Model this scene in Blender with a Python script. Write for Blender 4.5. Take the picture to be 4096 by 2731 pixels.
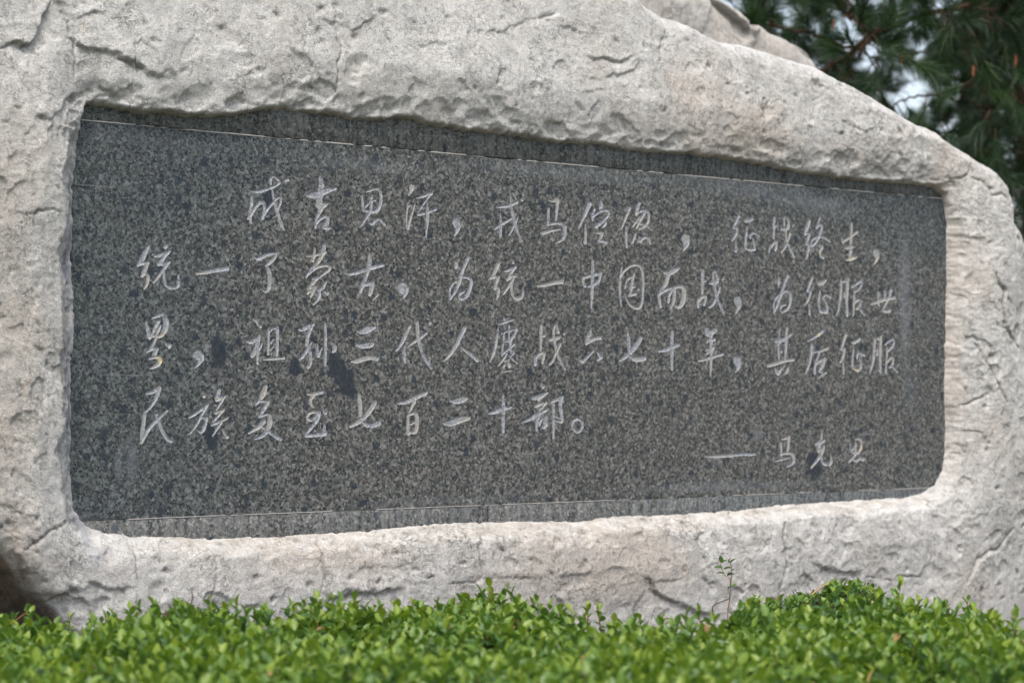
import bpy, math, random
import numpy as np
from mathutils import Vector, Matrix

for o in list(bpy.data.objects):
    bpy.data.objects.remove(o)
scene = bpy.context.scene
COL = scene.collection
rnd = random.Random(7)
nrg = np.random.default_rng(11)

# ------------------------------------------------------------------ camera
F = 9671.0                       # focal length in photograph pixels (85 mm on a 36 mm wide sensor)
HOR = 1602.0                     # picture row of the eye level
YAW = math.radians(42.5)
SA, CA = math.sin(YAW), math.cos(YAW)
Z0 = 6.45
EYE = 1.5
u0 = (319 - 2048) / F
CX = -(SA * Z0 + CA * u0 * Z0)
CY = -(CA * Z0 - SA * u0 * Z0)
PITCH = math.atan((HOR - 1365.5) / F)
cam = bpy.data.cameras.new('camera')
camo = bpy.data.objects.new('camera', cam)
COL.objects.link(camo)
camo.location = (CX, CY, EYE)
camo.rotation_euler = (math.pi / 2 + PITCH, 0, -YAW)
cam.sensor_width = 36.0
cam.lens = F * 36.0 / 4096
cam.clip_start = 0.1
cam.clip_end = 5000
cam.dof.use_dof = True
cam.dof.focus_distance = 6.9
cam.dof.aperture_fstop = 3.6
scene.camera = camo
scene.render.resolution_x = 1024
scene.render.resolution_y = 682

# ------------------------------------------------------------------ light: bright overcast day
SUN_EL, SUN_AZ = 58.0, 222.0      # azimuth measured clockwise from +Y
world = bpy.data.worlds.new("World")
scene.world = world
world.use_nodes = True
wn = world.node_tree
wn.nodes.clear()
w_out = wn.nodes.new('ShaderNodeOutputWorld')
w_bg = wn.nodes.new('ShaderNodeBackground')
w_sky = wn.nodes.new('ShaderNodeTexSky')
w_sky.sky_type = 'NISHITA'
w_sky.sun_disc = False
w_sky.sun_elevation = math.radians(SUN_EL)
w_sky.sun_rotation = math.radians(SUN_AZ)
w_sky.air_density = 1.0
w_sky.dust_density = 2.5
w_hs = wn.nodes.new('ShaderNodeHueSaturation')
w_hs.inputs['Saturation'].default_value = 0.58
w_bg.inputs['Strength'].default_value = 0.095
wn.links.new(w_sky.outputs[0], w_hs.inputs['Color'])
wn.links.new(w_hs.outputs[0], w_bg.inputs[0])
wn.links.new(w_bg.outputs[0], w_out.inputs[0])
sd = bpy.data.lights.new('sun', 'SUN')
sd.energy = 1.5
sd.angle = math.radians(22)
sd.color = (1.0, 0.945, 0.875)
sun = bpy.data.objects.new('sun', sd)
COL.objects.link(sun)
sdir = Vector((math.sin(math.radians(SUN_AZ)) * math.cos(math.radians(SUN_EL)),
               math.cos(math.radians(SUN_AZ)) * math.cos(math.radians(SUN_EL)),
               math.sin(math.radians(SUN_EL))))
sun.rotation_euler = (-sdir).to_track_quat('-Z', 'Y').to_euler()
vs = scene.view_settings
vs.view_transform = 'Standard'
vs.look = 'None'
vs.exposure = 1.33
vs.gamma = 1.0
vs.use_curve_mapping = False

# ------------------------------------------------------------------ geometry helpers
def onplane(u, v, y=0.0):
    """point where the sight line of picture point (u, v) meets the vertical plane y = const"""
    a = (np.asarray(u, float) - 2048) / F
    b = (HOR - np.asarray(v, float)) / F
    dx = SA + CA * a
    dy = CA - SA * a
    t = (y - CY) / dy
    return CX + dx * t, EYE + b * t

def atdepth(u, v, d):
    a = (u - 2048) / F
    b = (HOR - v) / F
    return Vector((CX + (SA + CA * a) * d, CY + (CA - SA * a) * d, EYE + b * d))

def project(x, y, z):
    dx, dy = x - CX, y - CY
    d = dx * SA + dy * CA
    s = dx * CA - dy * SA
    return 2048 + F * s / d, HOR - F * (z - EYE) / d, d

_perm = np.random.default_rng(3).permutation(512).astype(np.int64)
_perm = np.concatenate([_perm, _perm])
_grad = np.random.default_rng(5).normal(size=(512, 3))
_grad /= np.linalg.norm(_grad, axis=1)[:, None]

def perlin(x, y, z=0.0):
    x = np.asarray(x, float); y = np.asarray(y, float)
    z = np.broadcast_to(np.asarray(z, float), np.broadcast(x, y).shape)
    xi = np.floor(x).astype(np.int64); yi = np.floor(y).astype(np.int64); zi = np.floor(z).astype(np.int64)
    xf = x - xi; yf = y - yi; zf = z - zi
    fu = xf * xf * xf * (xf * (xf * 6 - 15) + 10)
    fv = yf * yf * yf * (yf * (yf * 6 - 15) + 10)
    fw = zf * zf * zf * (zf * (zf * 6 - 15) + 10)
    xi &= 511; yi &= 511; zi &= 511
    res = 0
    for dz in (0, 1):
        for dy in (0, 1):
            for dx in (0, 1):
                h = _perm[(_perm[(_perm[(xi + dx) & 511] + yi + dy) & 511] + zi + dz) & 511]
                g = _grad[h]
                dot = g[..., 0] * (xf - dx) + g[..., 1] * (yf - dy) + g[..., 2] * (zf - dz)
                w = (fu if dx else 1 - fu) * (fv if dy else 1 - fv) * (fw if dz else 1 - fw)
                res = res + w * dot
    return res

def fbm(x, y, z, freq, octs, gain=0.5):
    r = 0; a = 1.0
    for i in range(octs):
        r = r + a * perlin(x * freq + 7.3 * i, y * freq + 3.1 * i, z * freq + 1.7 * i)
        freq *= 2.03; a *= gain
    return r

def mesh_from(name, verts, faces_list, mat=None, parent=None, attrs=None, smooth=False, mats=None, matidx=None):
    """faces_list: list of int arrays (n, k)"""
    me = bpy.data.meshes.new(name)
    verts = np.asarray(verts, dtype=np.float32)
    fl = [np.asarray(f, dtype=np.int32) for f in faces_list if len(f)]
    nloops = sum(f.size for f in fl)
    nf = sum(len(f) for f in fl)
    me.vertices.add(len(verts))
    me.vertices.foreach_set('co', verts.ravel())
    me.loops.add(nloops)
    me.loops.foreach_set('vertex_index', np.concatenate([f.ravel() for f in fl]))
    me.polygons.add(nf)
    tot = np.concatenate([np.full(len(f), f.shape[1], dtype=np.int32) for f in fl])
    st = np.concatenate([[0], np.cumsum(tot)[:-1]]).astype(np.int32)
    me.polygons.foreach_set('loop_start', st)
    me.polygons.foreach_set('loop_total', tot)
    if smooth:
        me.polygons.foreach_set('use_smooth', np.ones(nf, dtype=bool))
    if attrs:
        for k, v in attrs.items():
            at = me.attributes.new(k, 'FLOAT', 'POINT')
            at.data.foreach_set('value', np.asarray(v, dtype=np.float32).ravel())
    me.update(calc_edges=True)
    if mat is not None:
        me.materials.append(mat)
    o = bpy.data.objects.new(name, me)
    COL.objects.link(o)
    if parent is not None:
        o.parent = parent
    return o

def tag(o, label=None, cat=None, group=None, kind=None):
    if label: o['label'] = label
    if cat: o['category'] = cat
    if group: o['group'] = group
    if kind: o['kind'] = kind
    return o

def empty(name, loc=(0, 0, 0)):
    o = bpy.data.objects.new(name, None)
    o.location = loc
    COL.objects.link(o)
    return o

class Tubes:
    """tapered tubes along polylines, collected to one mesh"""
    def __init__(self, sides=6):
        self.v = []; self.q = []; self.n = 0; self.s = sides
    def add(self, pts, radii):
        pts = [Vector(p) for p in pts]
        s = self.s
        up = Vector((0.13, 0.21, 1)).normalized()
        base = self.n
        for i, p in enumerate(pts):
            d = (pts[min(i + 1, len(pts) - 1)] - pts[max(i - 1, 0)])
            if d.length < 1e-9: d = Vector((0, 0, 1))
            d.normalize()
            a = d.cross(up)
            if a.length < 1e-3: a = d.cross(Vector((1, 0, 0)))
            a.normalize(); b = d.cross(a)
            for k in range(s):
                t = 2 * math.pi * k / s
                self.v.append(p + (a * math.cos(t) + b * math.sin(t)) * radii[i])
        for i in range(len(pts) - 1):
            for k in range(s):
                k2 = (k + 1) % s
                self.q.append((base + i * s + k, base + i * s + k2, base + (i + 1) * s + k2, base + (i + 1) * s + k))
        self.n += len(pts) * s
    def build(self, name, mat, parent=None, smooth=True):
        return mesh_from(name, [tuple(p) for p in self.v], [np.array(self.q)], mat, parent, smooth=smooth)

# ------------------------------------------------------------------ node helpers
class NT:
    def __init__(self, name):
        self.m = bpy.data.materials.new(name)
        self.m.use_nodes = True
        self.t = self.m.node_tree
        self.t.nodes.clear()
        self.out = self.t.nodes.new('ShaderNodeOutputMaterial')
    def n(self, typ, **kw):
        nd = self.t.nodes.new(typ)
        for k, v in kw.items():
            setattr(nd, k, v)
        return nd
    def link(self, a, b): self.t.links.new(a, b)
    def setin(self, sock, v):
        if hasattr(v, 'is_linked') or isinstance(v, bpy.types.NodeSocket):
            self.t.links.new(v, sock)
        else:
            sock.default_value = v
    def math(self, op, a, b=0.0, c=None, clamp=False):
        nd = self.n('ShaderNodeMath', operation=op, use_clamp=clamp)
        self.setin(nd.inputs[0], a); self.setin(nd.inputs[1], b)
        if c is not None: self.setin(nd.inputs[2], c)
        return nd.outputs[0]
    def mix(self, fac, a, b, blend='MIX'):
        nd = self.n('ShaderNodeMix', data_type='RGBA', blend_type=blend)
        self.setin(nd.inputs[0], fac)
        self.setin(nd.inputs[6], a if not isinstance(a, tuple) else (*a, 1.0)[:4])
        self.setin(nd.inputs[7], b if not isinstance(b, tuple) else (*b, 1.0)[:4])
        return nd.outputs[2]
    def noise(self, vec, scale, detail=4.0, rough=0.55, dist=0.0, color=False):
        nd = self.n('ShaderNodeTexNoise')
        self.setin(nd.inputs['Vector'], vec)
        nd.inputs['Scale'].default_value = scale
        nd.inputs['Detail'].default_value = detail
        nd.inputs['Roughness'].default_value = rough
        nd.inputs['Distortion'].default_value = dist
        return nd.outputs['Color'] if color else nd.outputs['Fac']
    def voro(self, vec, scale, feature='F1', out='Distance', rand=1.0):
        nd = self.n('ShaderNodeTexVoronoi', feature=feature)
        self.setin(nd.inputs['Vector'], vec)
        nd.inputs['Scale'].default_value = scale
        nd.inputs['Randomness'].default_value = rand
        return nd.outputs[out]
    def ramp(self, fac, stops, interp='LINEAR'):
        nd = self.n('ShaderNodeValToRGB')
        self.setin(nd.inputs[0], fac)
        cr = nd.color_ramp
        cr.interpolation = interp
        while len(cr.elements) < len(stops): cr.elements.new(0.5)
        for e, (p, c) in zip(cr.elements, stops):
            e.position = p
            e.color = (c, c, c, 1) if isinstance(c, (int, float)) else (*c, 1)
        return nd.outputs['Color']
    def smooth(self, v, a, b):
        nd = self.n('ShaderNodeMapRange', interpolation_type='SMOOTHSTEP')
        self.setin(nd.inputs[0], v)
        nd.inputs[1].default_value = a; nd.inputs[2].default_value = b
        return nd.outputs[0]
    def attr(self, name):
        nd = self.n('ShaderNodeAttribute', attribute_name=name)
        return nd.outputs['Fac']
    def coords(self):
        return self.n('ShaderNodeTexCoord').outputs['Object']
    def mapping(self, vec, scale=(1, 1, 1), rot=(0, 0, 0), loc=(0, 0, 0)):
        nd = self.n('ShaderNodeMapping')
        self.setin(nd.inputs[0], vec)
        nd.inputs['Scale'].default_value = scale
        nd.inputs['Rotation'].default_value = rot
        nd.inputs['Location'].default_value = loc
        return nd.outputs[0]
    def bump(self, height, strength, dist, normal=None):
        nd = self.n('ShaderNodeBump')
        self.setin(nd.inputs['Height'], height)
        nd.inputs['Strength'].default_value = strength
        nd.inputs['Distance'].default_value = dist
        if normal is not None: self.link(normal, nd.inputs['Normal'])
        return nd.outputs[0]
    def principled(self, color, rough=0.8, normal=None, spec=0.3, **kw):
        p = self.n('ShaderNodeBsdfPrincipled')
        self.setin(p.inputs['Base Color'], color if not isinstance(color, tuple) else (*color, 1.0)[:4])
        self.setin(p.inputs['Roughness'], rough)
        p.inputs['Specular IOR Level'].default_value = spec
        if normal is not None: self.link(normal, p.inputs['Normal'])
        for k, v in kw.items():
            self.setin(p.inputs[k], v)
        self.link(p.outputs[0], self.out.inputs[0])
        return p
# ------------------------------------------------------------------ materials
def rock_material(name, dirty=0.0):
    m = NT(name)
    co = m.coords()
    big = m.noise(co, 2.2, 4, 0.55, 0.3)
    med = m.noise(co, 14, 6, 0.62, 0.4)
    fine = m.noise(co, 110, 5, 0.65)
    base = m.ramp(med, [(0.30, (0.47, 0.458, 0.435)), (0.5, (0.605, 0.592, 0.566)), (0.70, (0.68, 0.665, 0.638))])
    # large warm and grey weathering patches
    warm = m.smooth(m.math('ADD', m.math('MULTIPLY', big, 0.9), m.math('MULTIPLY', m.attr('tan'), 0.45)), 0.46, 0.80)
    base = m.mix(m.math('MULTIPLY', warm, 0.62), base, (0.56, 0.485, 0.415))
    g2 = m.noise(m.mapping(co, (1, 1, 1), loc=(5, 3, 9)), 4.5, 5, 0.6, 0.6)
    grey = m.smooth(g2, 0.52, 0.74)
    base = m.mix(m.math('MULTIPLY', grey, 0.34), base, (0.37, 0.37, 0.37))
    # faint vertical run marks
    st = m.noise(m.mapping(co, (26, 26, 1.6)), 1.0, 4, 0.6, 0.2)
    base = m.mix(m.math('MULTIPLY', m.smooth(st, 0.56, 0.74), 0.30), base, (0.30, 0.305, 0.31))
    st2 = m.noise(m.mapping(co, (15, 15, 1.2), loc=(3, 1, 0)), 1.0, 3, 0.6, 0.2)
    base = m.mix(m.math('MULTIPLY', m.smooth(st2, 0.58, 0.72), 0.35), base, (0.60, 0.575, 0.54))
    # ochre dabs
    oc = m.smooth(m.noise(m.mapping(co, loc=(11, 2, 4)), 21, 5, 0.7, 1.0), 0.62, 0.74)
    base = m.mix(m.math('MULTIPLY', oc, 0.55), base, (0.56, 0.42, 0.29))
    # lichen and dirt specks
    lw = m.noise(m.mapping(co, loc=(1, 8, 2)), 5, 3, 0.5)
    sp = m.smooth(m.noise(co, 46, 7, 0.75, 1.2), 0.555, 0.64)
    sp = m.math('MULTIPLY', sp, m.smooth(lw, 0.36, 0.62))
    base = m.mix(m.math('MULTIPLY', sp, 0.42), base, (0.17, 0.16, 0.14))
    sp2 = m.smooth(m.noise(m.mapping(co, loc=(4, 4, 4)), 130, 5, 0.75, 0.8), 0.575, 0.65)
    base = m.mix(m.math('MULTIPLY', sp2, 0.40), base, (0.17, 0.165, 0.155))
    # freshly cut edge round the plaque
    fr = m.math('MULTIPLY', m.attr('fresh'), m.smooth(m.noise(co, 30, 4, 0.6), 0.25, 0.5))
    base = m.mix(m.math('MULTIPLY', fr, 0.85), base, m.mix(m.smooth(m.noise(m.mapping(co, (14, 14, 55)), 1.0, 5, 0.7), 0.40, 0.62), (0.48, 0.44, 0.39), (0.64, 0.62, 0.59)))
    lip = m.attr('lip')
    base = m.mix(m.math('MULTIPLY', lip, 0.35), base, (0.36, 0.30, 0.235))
    vio = m.math('MULTIPLY', m.attr('violet'), m.smooth(m.noise(m.mapping(co, (20, 20, 4)), 1.0, 4), 0.38, 0.6))
    base = m.mix(m.math('MULTIPLY', vio, 0.8), base, (0.30, 0.30, 0.35))
    base = m.mix(m.math('MULTIPLY', m.attr('soil'), 0.88), base, m.mix(m.smooth(st, 0.4, 0.6), (0.07, 0.052, 0.038), (0.23, 0.175, 0.125)))
    dirt = m.attr('dirt')  # crack darkness painted into the colour, also along ledges and in pits
    base = m.mix(m.math('MULTIPLY', dirt, 0.66), base, (0.12, 0.105, 0.085))
    if dirty:
        base = m.mix(dirty, base, (0.29, 0.275, 0.25))
    # sandpaper grain, in colour and relief
    gr = m.noise(m.mapping(co, loc=(3, 3, 3)), 330, 3, 0.7)
    base = m.mix(1.0, base, m.ramp(gr, [(0.38, 0.74), (0.5, 1.0), (0.62, 1.17)]), 'MULTIPLY')
    # hair-thin crevices that wander through parts of the surface
    cv = m.noise(m.mapping(co, (1, 1, 1.5), rot=(0, 0.35, 0)), 17, 6, 0.66, 0.7)
    cvl = m.math('ABSOLUTE', m.math('SUBTRACT', cv, 0.5))
    cvm = m.math('MULTIPLY', m.smooth(cvl, 0.011, 0.002), m.smooth(m.noise(m.mapping(co, loc=(9, 9, 1)), 8, 3, 0.6), 0.50, 0.62))
    base = m.mix(m.math('MULTIPLY', cvm, 0.62), base, (0.13, 0.12, 0.10))
    mot = m.noise(m.mapping(co, (1, 1, 0.7), loc=(6, 1, 2)), 34, 6, 0.7, 0.5)
    base = m.mix(1.0, base, m.ramp(mot, [(0.36, 0.87), (0.5, 1.0), (0.64, 1.07)]), 'MULTIPLY')
    h1 = m.noise(co, 75, 4, 0.6)
    h2 = m.noise(m.mapping(co, (1, 1, 1.3)), 210, 5, 0.72)
    hh = m.math('ADD', m.math('MULTIPLY', h1, 0.55), m.math('MULTIPLY', h2, 1.15))
    hh = m.math('SUBTRACT', hh, m.math('MULTIPLY', cvm, 0.6))
    hh = m.math('SUBTRACT', hh, m.math('ADD', m.math('MULTIPLY', sp, 0.35), m.math('MULTIPLY', sp2, 0.25)))
    nrm = m.bump(hh, 0.9, 0.0062)
    m.principled(base, 0.93, nrm, 0.15)
    return m.m

def granite_material(name, patches=(), hazes=(), pale=0.0):
    """speckled dark granite; patches = smooth dark spots (x, z, rx, rz, angle); hazes = chalky wear"""
    m = NT(name)
    co = m.coords()
    wob = m.noise(co, 95, 3, 0.6, color=True)
    wv = m.n('ShaderNodeVectorMath', operation='MULTIPLY_ADD')
    m.link(wob, wv.inputs[0]); wv.inputs[1].default_value = (0.018, 0.018, 0.018); m.link(co, wv.inputs[2])
    v = wv.outputs[0]
    c1 = m.voro(v, 145, out='Color')
    sep = m.n('ShaderNodeSeparateColor'); m.link(c1, sep.inputs[0])
    cell = sep.outputs[0]
    cell2 = sep.outputs[1]
    big = m.noise(co, 1.1, 3, 0.5)
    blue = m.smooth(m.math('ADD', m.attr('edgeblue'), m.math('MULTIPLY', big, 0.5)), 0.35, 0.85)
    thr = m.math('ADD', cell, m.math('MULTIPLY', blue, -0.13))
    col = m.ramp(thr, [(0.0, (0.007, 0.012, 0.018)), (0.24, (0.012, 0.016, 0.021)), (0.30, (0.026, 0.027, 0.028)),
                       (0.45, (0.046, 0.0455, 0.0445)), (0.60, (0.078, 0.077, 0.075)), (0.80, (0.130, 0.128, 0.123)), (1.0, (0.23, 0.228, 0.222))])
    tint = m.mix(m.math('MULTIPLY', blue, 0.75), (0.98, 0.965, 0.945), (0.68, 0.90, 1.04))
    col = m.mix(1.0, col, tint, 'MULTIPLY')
    grn = m.smooth(cell2, 0.72, 0.85)
    col = m.mix(m.math('MULTIPLY', grn, 0.5), col, (0.075, 0.098, 0.088))
    # fibrous texture inside the crystals, pale crystal borders
    fb = m.noise(v, 420, 3, 0.7, 1.5)
    col = m.mix(1.0, col, m.ramp(fb, [(0.30, 0.35), (0.5, 0.95), (0.70, 2.2)]), 'MULTIPLY')
    ed = m.voro(v, 145, 'DISTANCE_TO_EDGE')
    edm = m.math('MULTIPLY', m.smooth(ed, 0.10, 0.02), m.smooth(m.noise(co, 160, 2), 0.42, 0.6))
    col = m.mix(m.math('MULTIPLY', edm, 0.38), col, (0.24, 0.235, 0.22))
    cl = m.math('ABSOLUTE', m.math('SUBTRACT', m.noise(v, 210, 4, 0.7, 0.8), 0.5))
    col = m.mix(m.math('MULTIPLY', m.smooth(cl, 0.026, 0.004), 0.5), col, (0.225, 0.222, 0.212))
    # larger dark crystals here and there
    c2 = m.n('ShaderNodeTexVoronoi'); m.link(v, c2.inputs['Vector']); c2.inputs['Scale'].default_value = 34
    s2 = m.n('ShaderNodeSeparateColor'); m.link(c2.outputs['Color'], s2.inputs[0])
    dk = m.math('MULTIPLY', m.smooth(s2.outputs[0], 0.88, 0.90), m.smooth(c2.outputs['Distance'], 0.50, 0.36))
    col = m.mix(m.math('MULTIPLY', dk, 0.78), col, (0.020, 0.030, 0.042))
    if pale:
        stv = m.noise(m.mapping(co, (60, 60, 5)), 1.0, 4, 0.6)
        col = m.mix(m.math('MULTIPLY', m.smooth(stv, 0.35, 0.7), pale), col, (0.20, 0.205, 0.205))
    sx = m.n('ShaderNodeSeparateXYZ'); m.link(co, sx.inputs[0])
    X, Z = sx.outputs[0], sx.outputs[2]
    wobn = m.math('MULTIPLY', m.math('SUBTRACT', m.noise(co, 28, 4, 0.6), 0.5), 0.9)
    def ell(px, pz, rx, rz, ang):
        ca, sa = math.cos(ang), math.sin(ang)
        dx = m.math('SUBTRACT', X, px); dz = m.math('SUBTRACT', Z, pz)
        a = m.math('ADD', m.math('MULTIPLY', dx, ca / rx), m.math('MULTIPLY', dz, sa / rx))
        b = m.math('ADD', m.math('MULTIPLY', dx, -sa / rz), m.math('MULTIPLY', dz, ca / rz))
        return m.math('SQRT', m.math('ADD', m.math('MULTIPLY', a, a), m.math('MULTIPLY', b, b)))
    for (px, pz, rx, rz, ang, k) in hazes:
        e = m.math('ADD', ell(px, pz, rx, rz, ang), wobn)
        msk = m.math('MULTIPLY', m.smooth(e, 1.15, 0.15), k * 0.62)
        col = m.mix(msk, col, (0.21, 0.225, 0.245))
    rough = 0.42
    pm = None
    for (px, pz, rx, rz, ang) in patches:
        e = m.math('ADD', ell(px, pz, rx, rz, ang), m.math('MULTIPLY', wobn, 1.5))
        k = m.math('MULTIPLY', m.smooth(e, 1.12, 0.72), 0.86)
        pm = k if pm is None else m.math('MAXIMUM', pm, k)
    if pm is not None:
        scr = m.noise(m.mapping(co, (300, 300, 40), rot=(0, 0.6, 0)), 1.0, 2)
        pc = m.mix(m.smooth(scr, 0.56, 0.75), (0.022, 0.029, 0.040), (0.048, 0.058, 0.069))
        col = m.mix(pm, col, pc)
    # hair scratches
    for k, (rot, sc) in enumerate((((0, 0.9, 0), (2, 2, 60)), ((0, -0.5, 0), (2.5, 2.5, 70)))):
        w = m.noise(m.mapping(co, sc, rot=rot, loc=(k, k, k)), 1.0, 2, 0.5)
        wm = m.math('MULTIPLY', m.smooth(w, 0.70, 0.76), 0.35)
        col = m.mix(wm, col, (0.24, 0.24, 0.235))
    nrm = m.bump(m.math('ADD', fb, m.math('MULTIPLY', cell, 0.4)), 0.35, 0.0016)
    m.principled(col, 0.5, nrm, 0.18)
    return m.m

def carve_material():
    m = NT('bruised_granite')
    co = m.coords()
    n1 = m.noise(co, 120, 5, 0.7, 0.8)
    col = m.ramp(n1, [(0.36, (0.13, 0.14, 0.155)), (0.47, (0.27, 0.282, 0.31)), (0.62, (0.42, 0.43, 0.455))])
    wm = m.smooth(m.noise(m.mapping(co, loc=(2, 0, 1)), 9, 3, 0.6), 0.46, 0.62)
    col = m.mix(m.math('MULTIPLY', wm, 0.65), col, (0.36, 0.34, 0.30))
    yl = m.math('MULTIPLY', m.smooth(m.noise(m.mapping(co, loc=(7, 0, 5)), 26, 3, 0.6), 0.58, 0.76), m.attr('yellow'))
    col = m.mix(yl, col, (0.56, 0.47, 0.27))
    sp = m.smooth(m.noise(co, 230, 4, 0.75, 1.0), 0.565, 0.64)
    col = m.mix(m.math('MULTIPLY', sp, 0.7), col, (0.06, 0.06, 0.06))
    cr = m.voro(m.mapping(co, (1, 1, 1.6)), 75, 'DISTANCE_TO_EDGE')
    crm = m.math('MULTIPLY', m.smooth(cr, 0.045, 0.01), m.smooth(m.noise(co, 60, 2), 0.45, 0.55))
    col = m.mix(m.math('MULTIPLY', crm, 0.65), col, (0.07, 0.07, 0.07))
    nrm = m.bump(m.noise(co, 260, 5, 0.7), 0.9, 0.003)
    m.principled(col, 0.9, nrm, 0.15)
    return m.m

def leaf_material(name, stops, trans=0.35, rough=0.42):
    m = NT(name)
    v = m.attr('tone')
    co = m.coords()
    col = m.ramp(v, stops)
    n = m.noise(co, 180, 3, 0.6)
    col = m.mix(1.0, col, m.ramp(n, [(0.3, 0.8), (0.7, 1.2)]), 'MULTIPLY')
    p = m.n('ShaderNodeBsdfPrincipled')
    m.link(col, p.inputs['Base Color'])
    p.inputs['Roughness'].default_value = rough
    p.inputs['Specular IOR Level'].default_value = 0.45
    tr = m.n('ShaderNodeBsdfTranslucent')
    tc = m.mix(1.0, col, (1.25, 1.35, 0.55), 'MULTIPLY')
    m.link(tc, tr.inputs['Color'])
    mx = m.n('ShaderNodeMixShader')
    mx.inputs[0].default_value = trans
    m.link(p.outputs[0], mx.inputs[1]); m.link(tr.outputs[0], mx.inputs[2])
    m.link(mx.outputs[0], m.out.inputs[0])
    return m.m

def simple(name, c1, c2, scale=20, rough=0.85, bump=0.004, stretch=(1, 1, 1), spec=0.2):
    m = NT(name)
    co = m.mapping(m.coords(), stretch)
    n = m.noise(co, scale, 6, 0.65, 0.3)
    col = m.ramp(n, [(0.3, c1), (0.7, c2)])
    nrm = m.bump(m.noise(co, scale * 3, 5, 0.65), 0.8, bump)
    m.principled(col, rough, nrm, spec)
    return m.m

M_ROCK = rock_material('weathered_limestone')
M_ROCK2 = rock_material('grey_limestone', 0.30)
M_CARVE = carve_material()
M_GROUT = simple('pale_grout', (0.33, 0.32, 0.30), (0.50, 0.48, 0.45), 90)
M_SOIL = simple('dark_soil', (0.035, 0.028, 0.02), (0.10, 0.08, 0.055), 14, bump=0.02)
M_GROUND = simple('dry_grass_soil', (0.06, 0.065, 0.03), (0.14, 0.13, 0.07), 6, bump=0.02)
M_TWIG = simple('brown_twig', (0.10, 0.065, 0.045), (0.21, 0.15, 0.11), 90, bump=0.001)
M_REDSTEM = simple('red_green_stem', (0.22, 0.065, 0.04), (0.20, 0.15, 0.05), 60, bump=0.0005)
M_DEADTWIG = simple('grey_dead_twig', (0.05, 0.04, 0.04), (0.20, 0.15, 0.14), 70, bump=0.001)
M_STRAW = simple('fallen_needle', (0.42, 0.24, 0.09), (0.58, 0.38, 0.18), 60, bump=0.0005)
M_BARKDARK = simple('pine_twig_bark', (0.030, 0.020, 0.014), (0.075, 0.045, 0.028), 26, bump=0.003)
M_DRYLEAF = simple('dry_leaf', (0.16, 0.085, 0.035), (0.34, 0.22, 0.12), 60)
M_BARK = simple('pine_bark', (0.035, 0.018, 0.011), (0.10, 0.048, 0.030), 26, bump=0.006, stretch=(1, 1, 0.4))
M_BUD = simple('pine_bud', (0.16, 0.055, 0.025), (0.28, 0.10, 0.045), 60, bump=0.001)
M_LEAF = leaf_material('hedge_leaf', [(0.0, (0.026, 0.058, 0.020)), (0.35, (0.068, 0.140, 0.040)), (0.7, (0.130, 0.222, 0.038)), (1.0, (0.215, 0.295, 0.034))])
M_NEEDLE = leaf_material('pine_needle', [(0.0, (0.008, 0.022, 0.009)), (0.5, (0.022, 0.055, 0.018)), (1.0, (0.060, 0.115, 0.028))], 0.15, 0.5)
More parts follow.
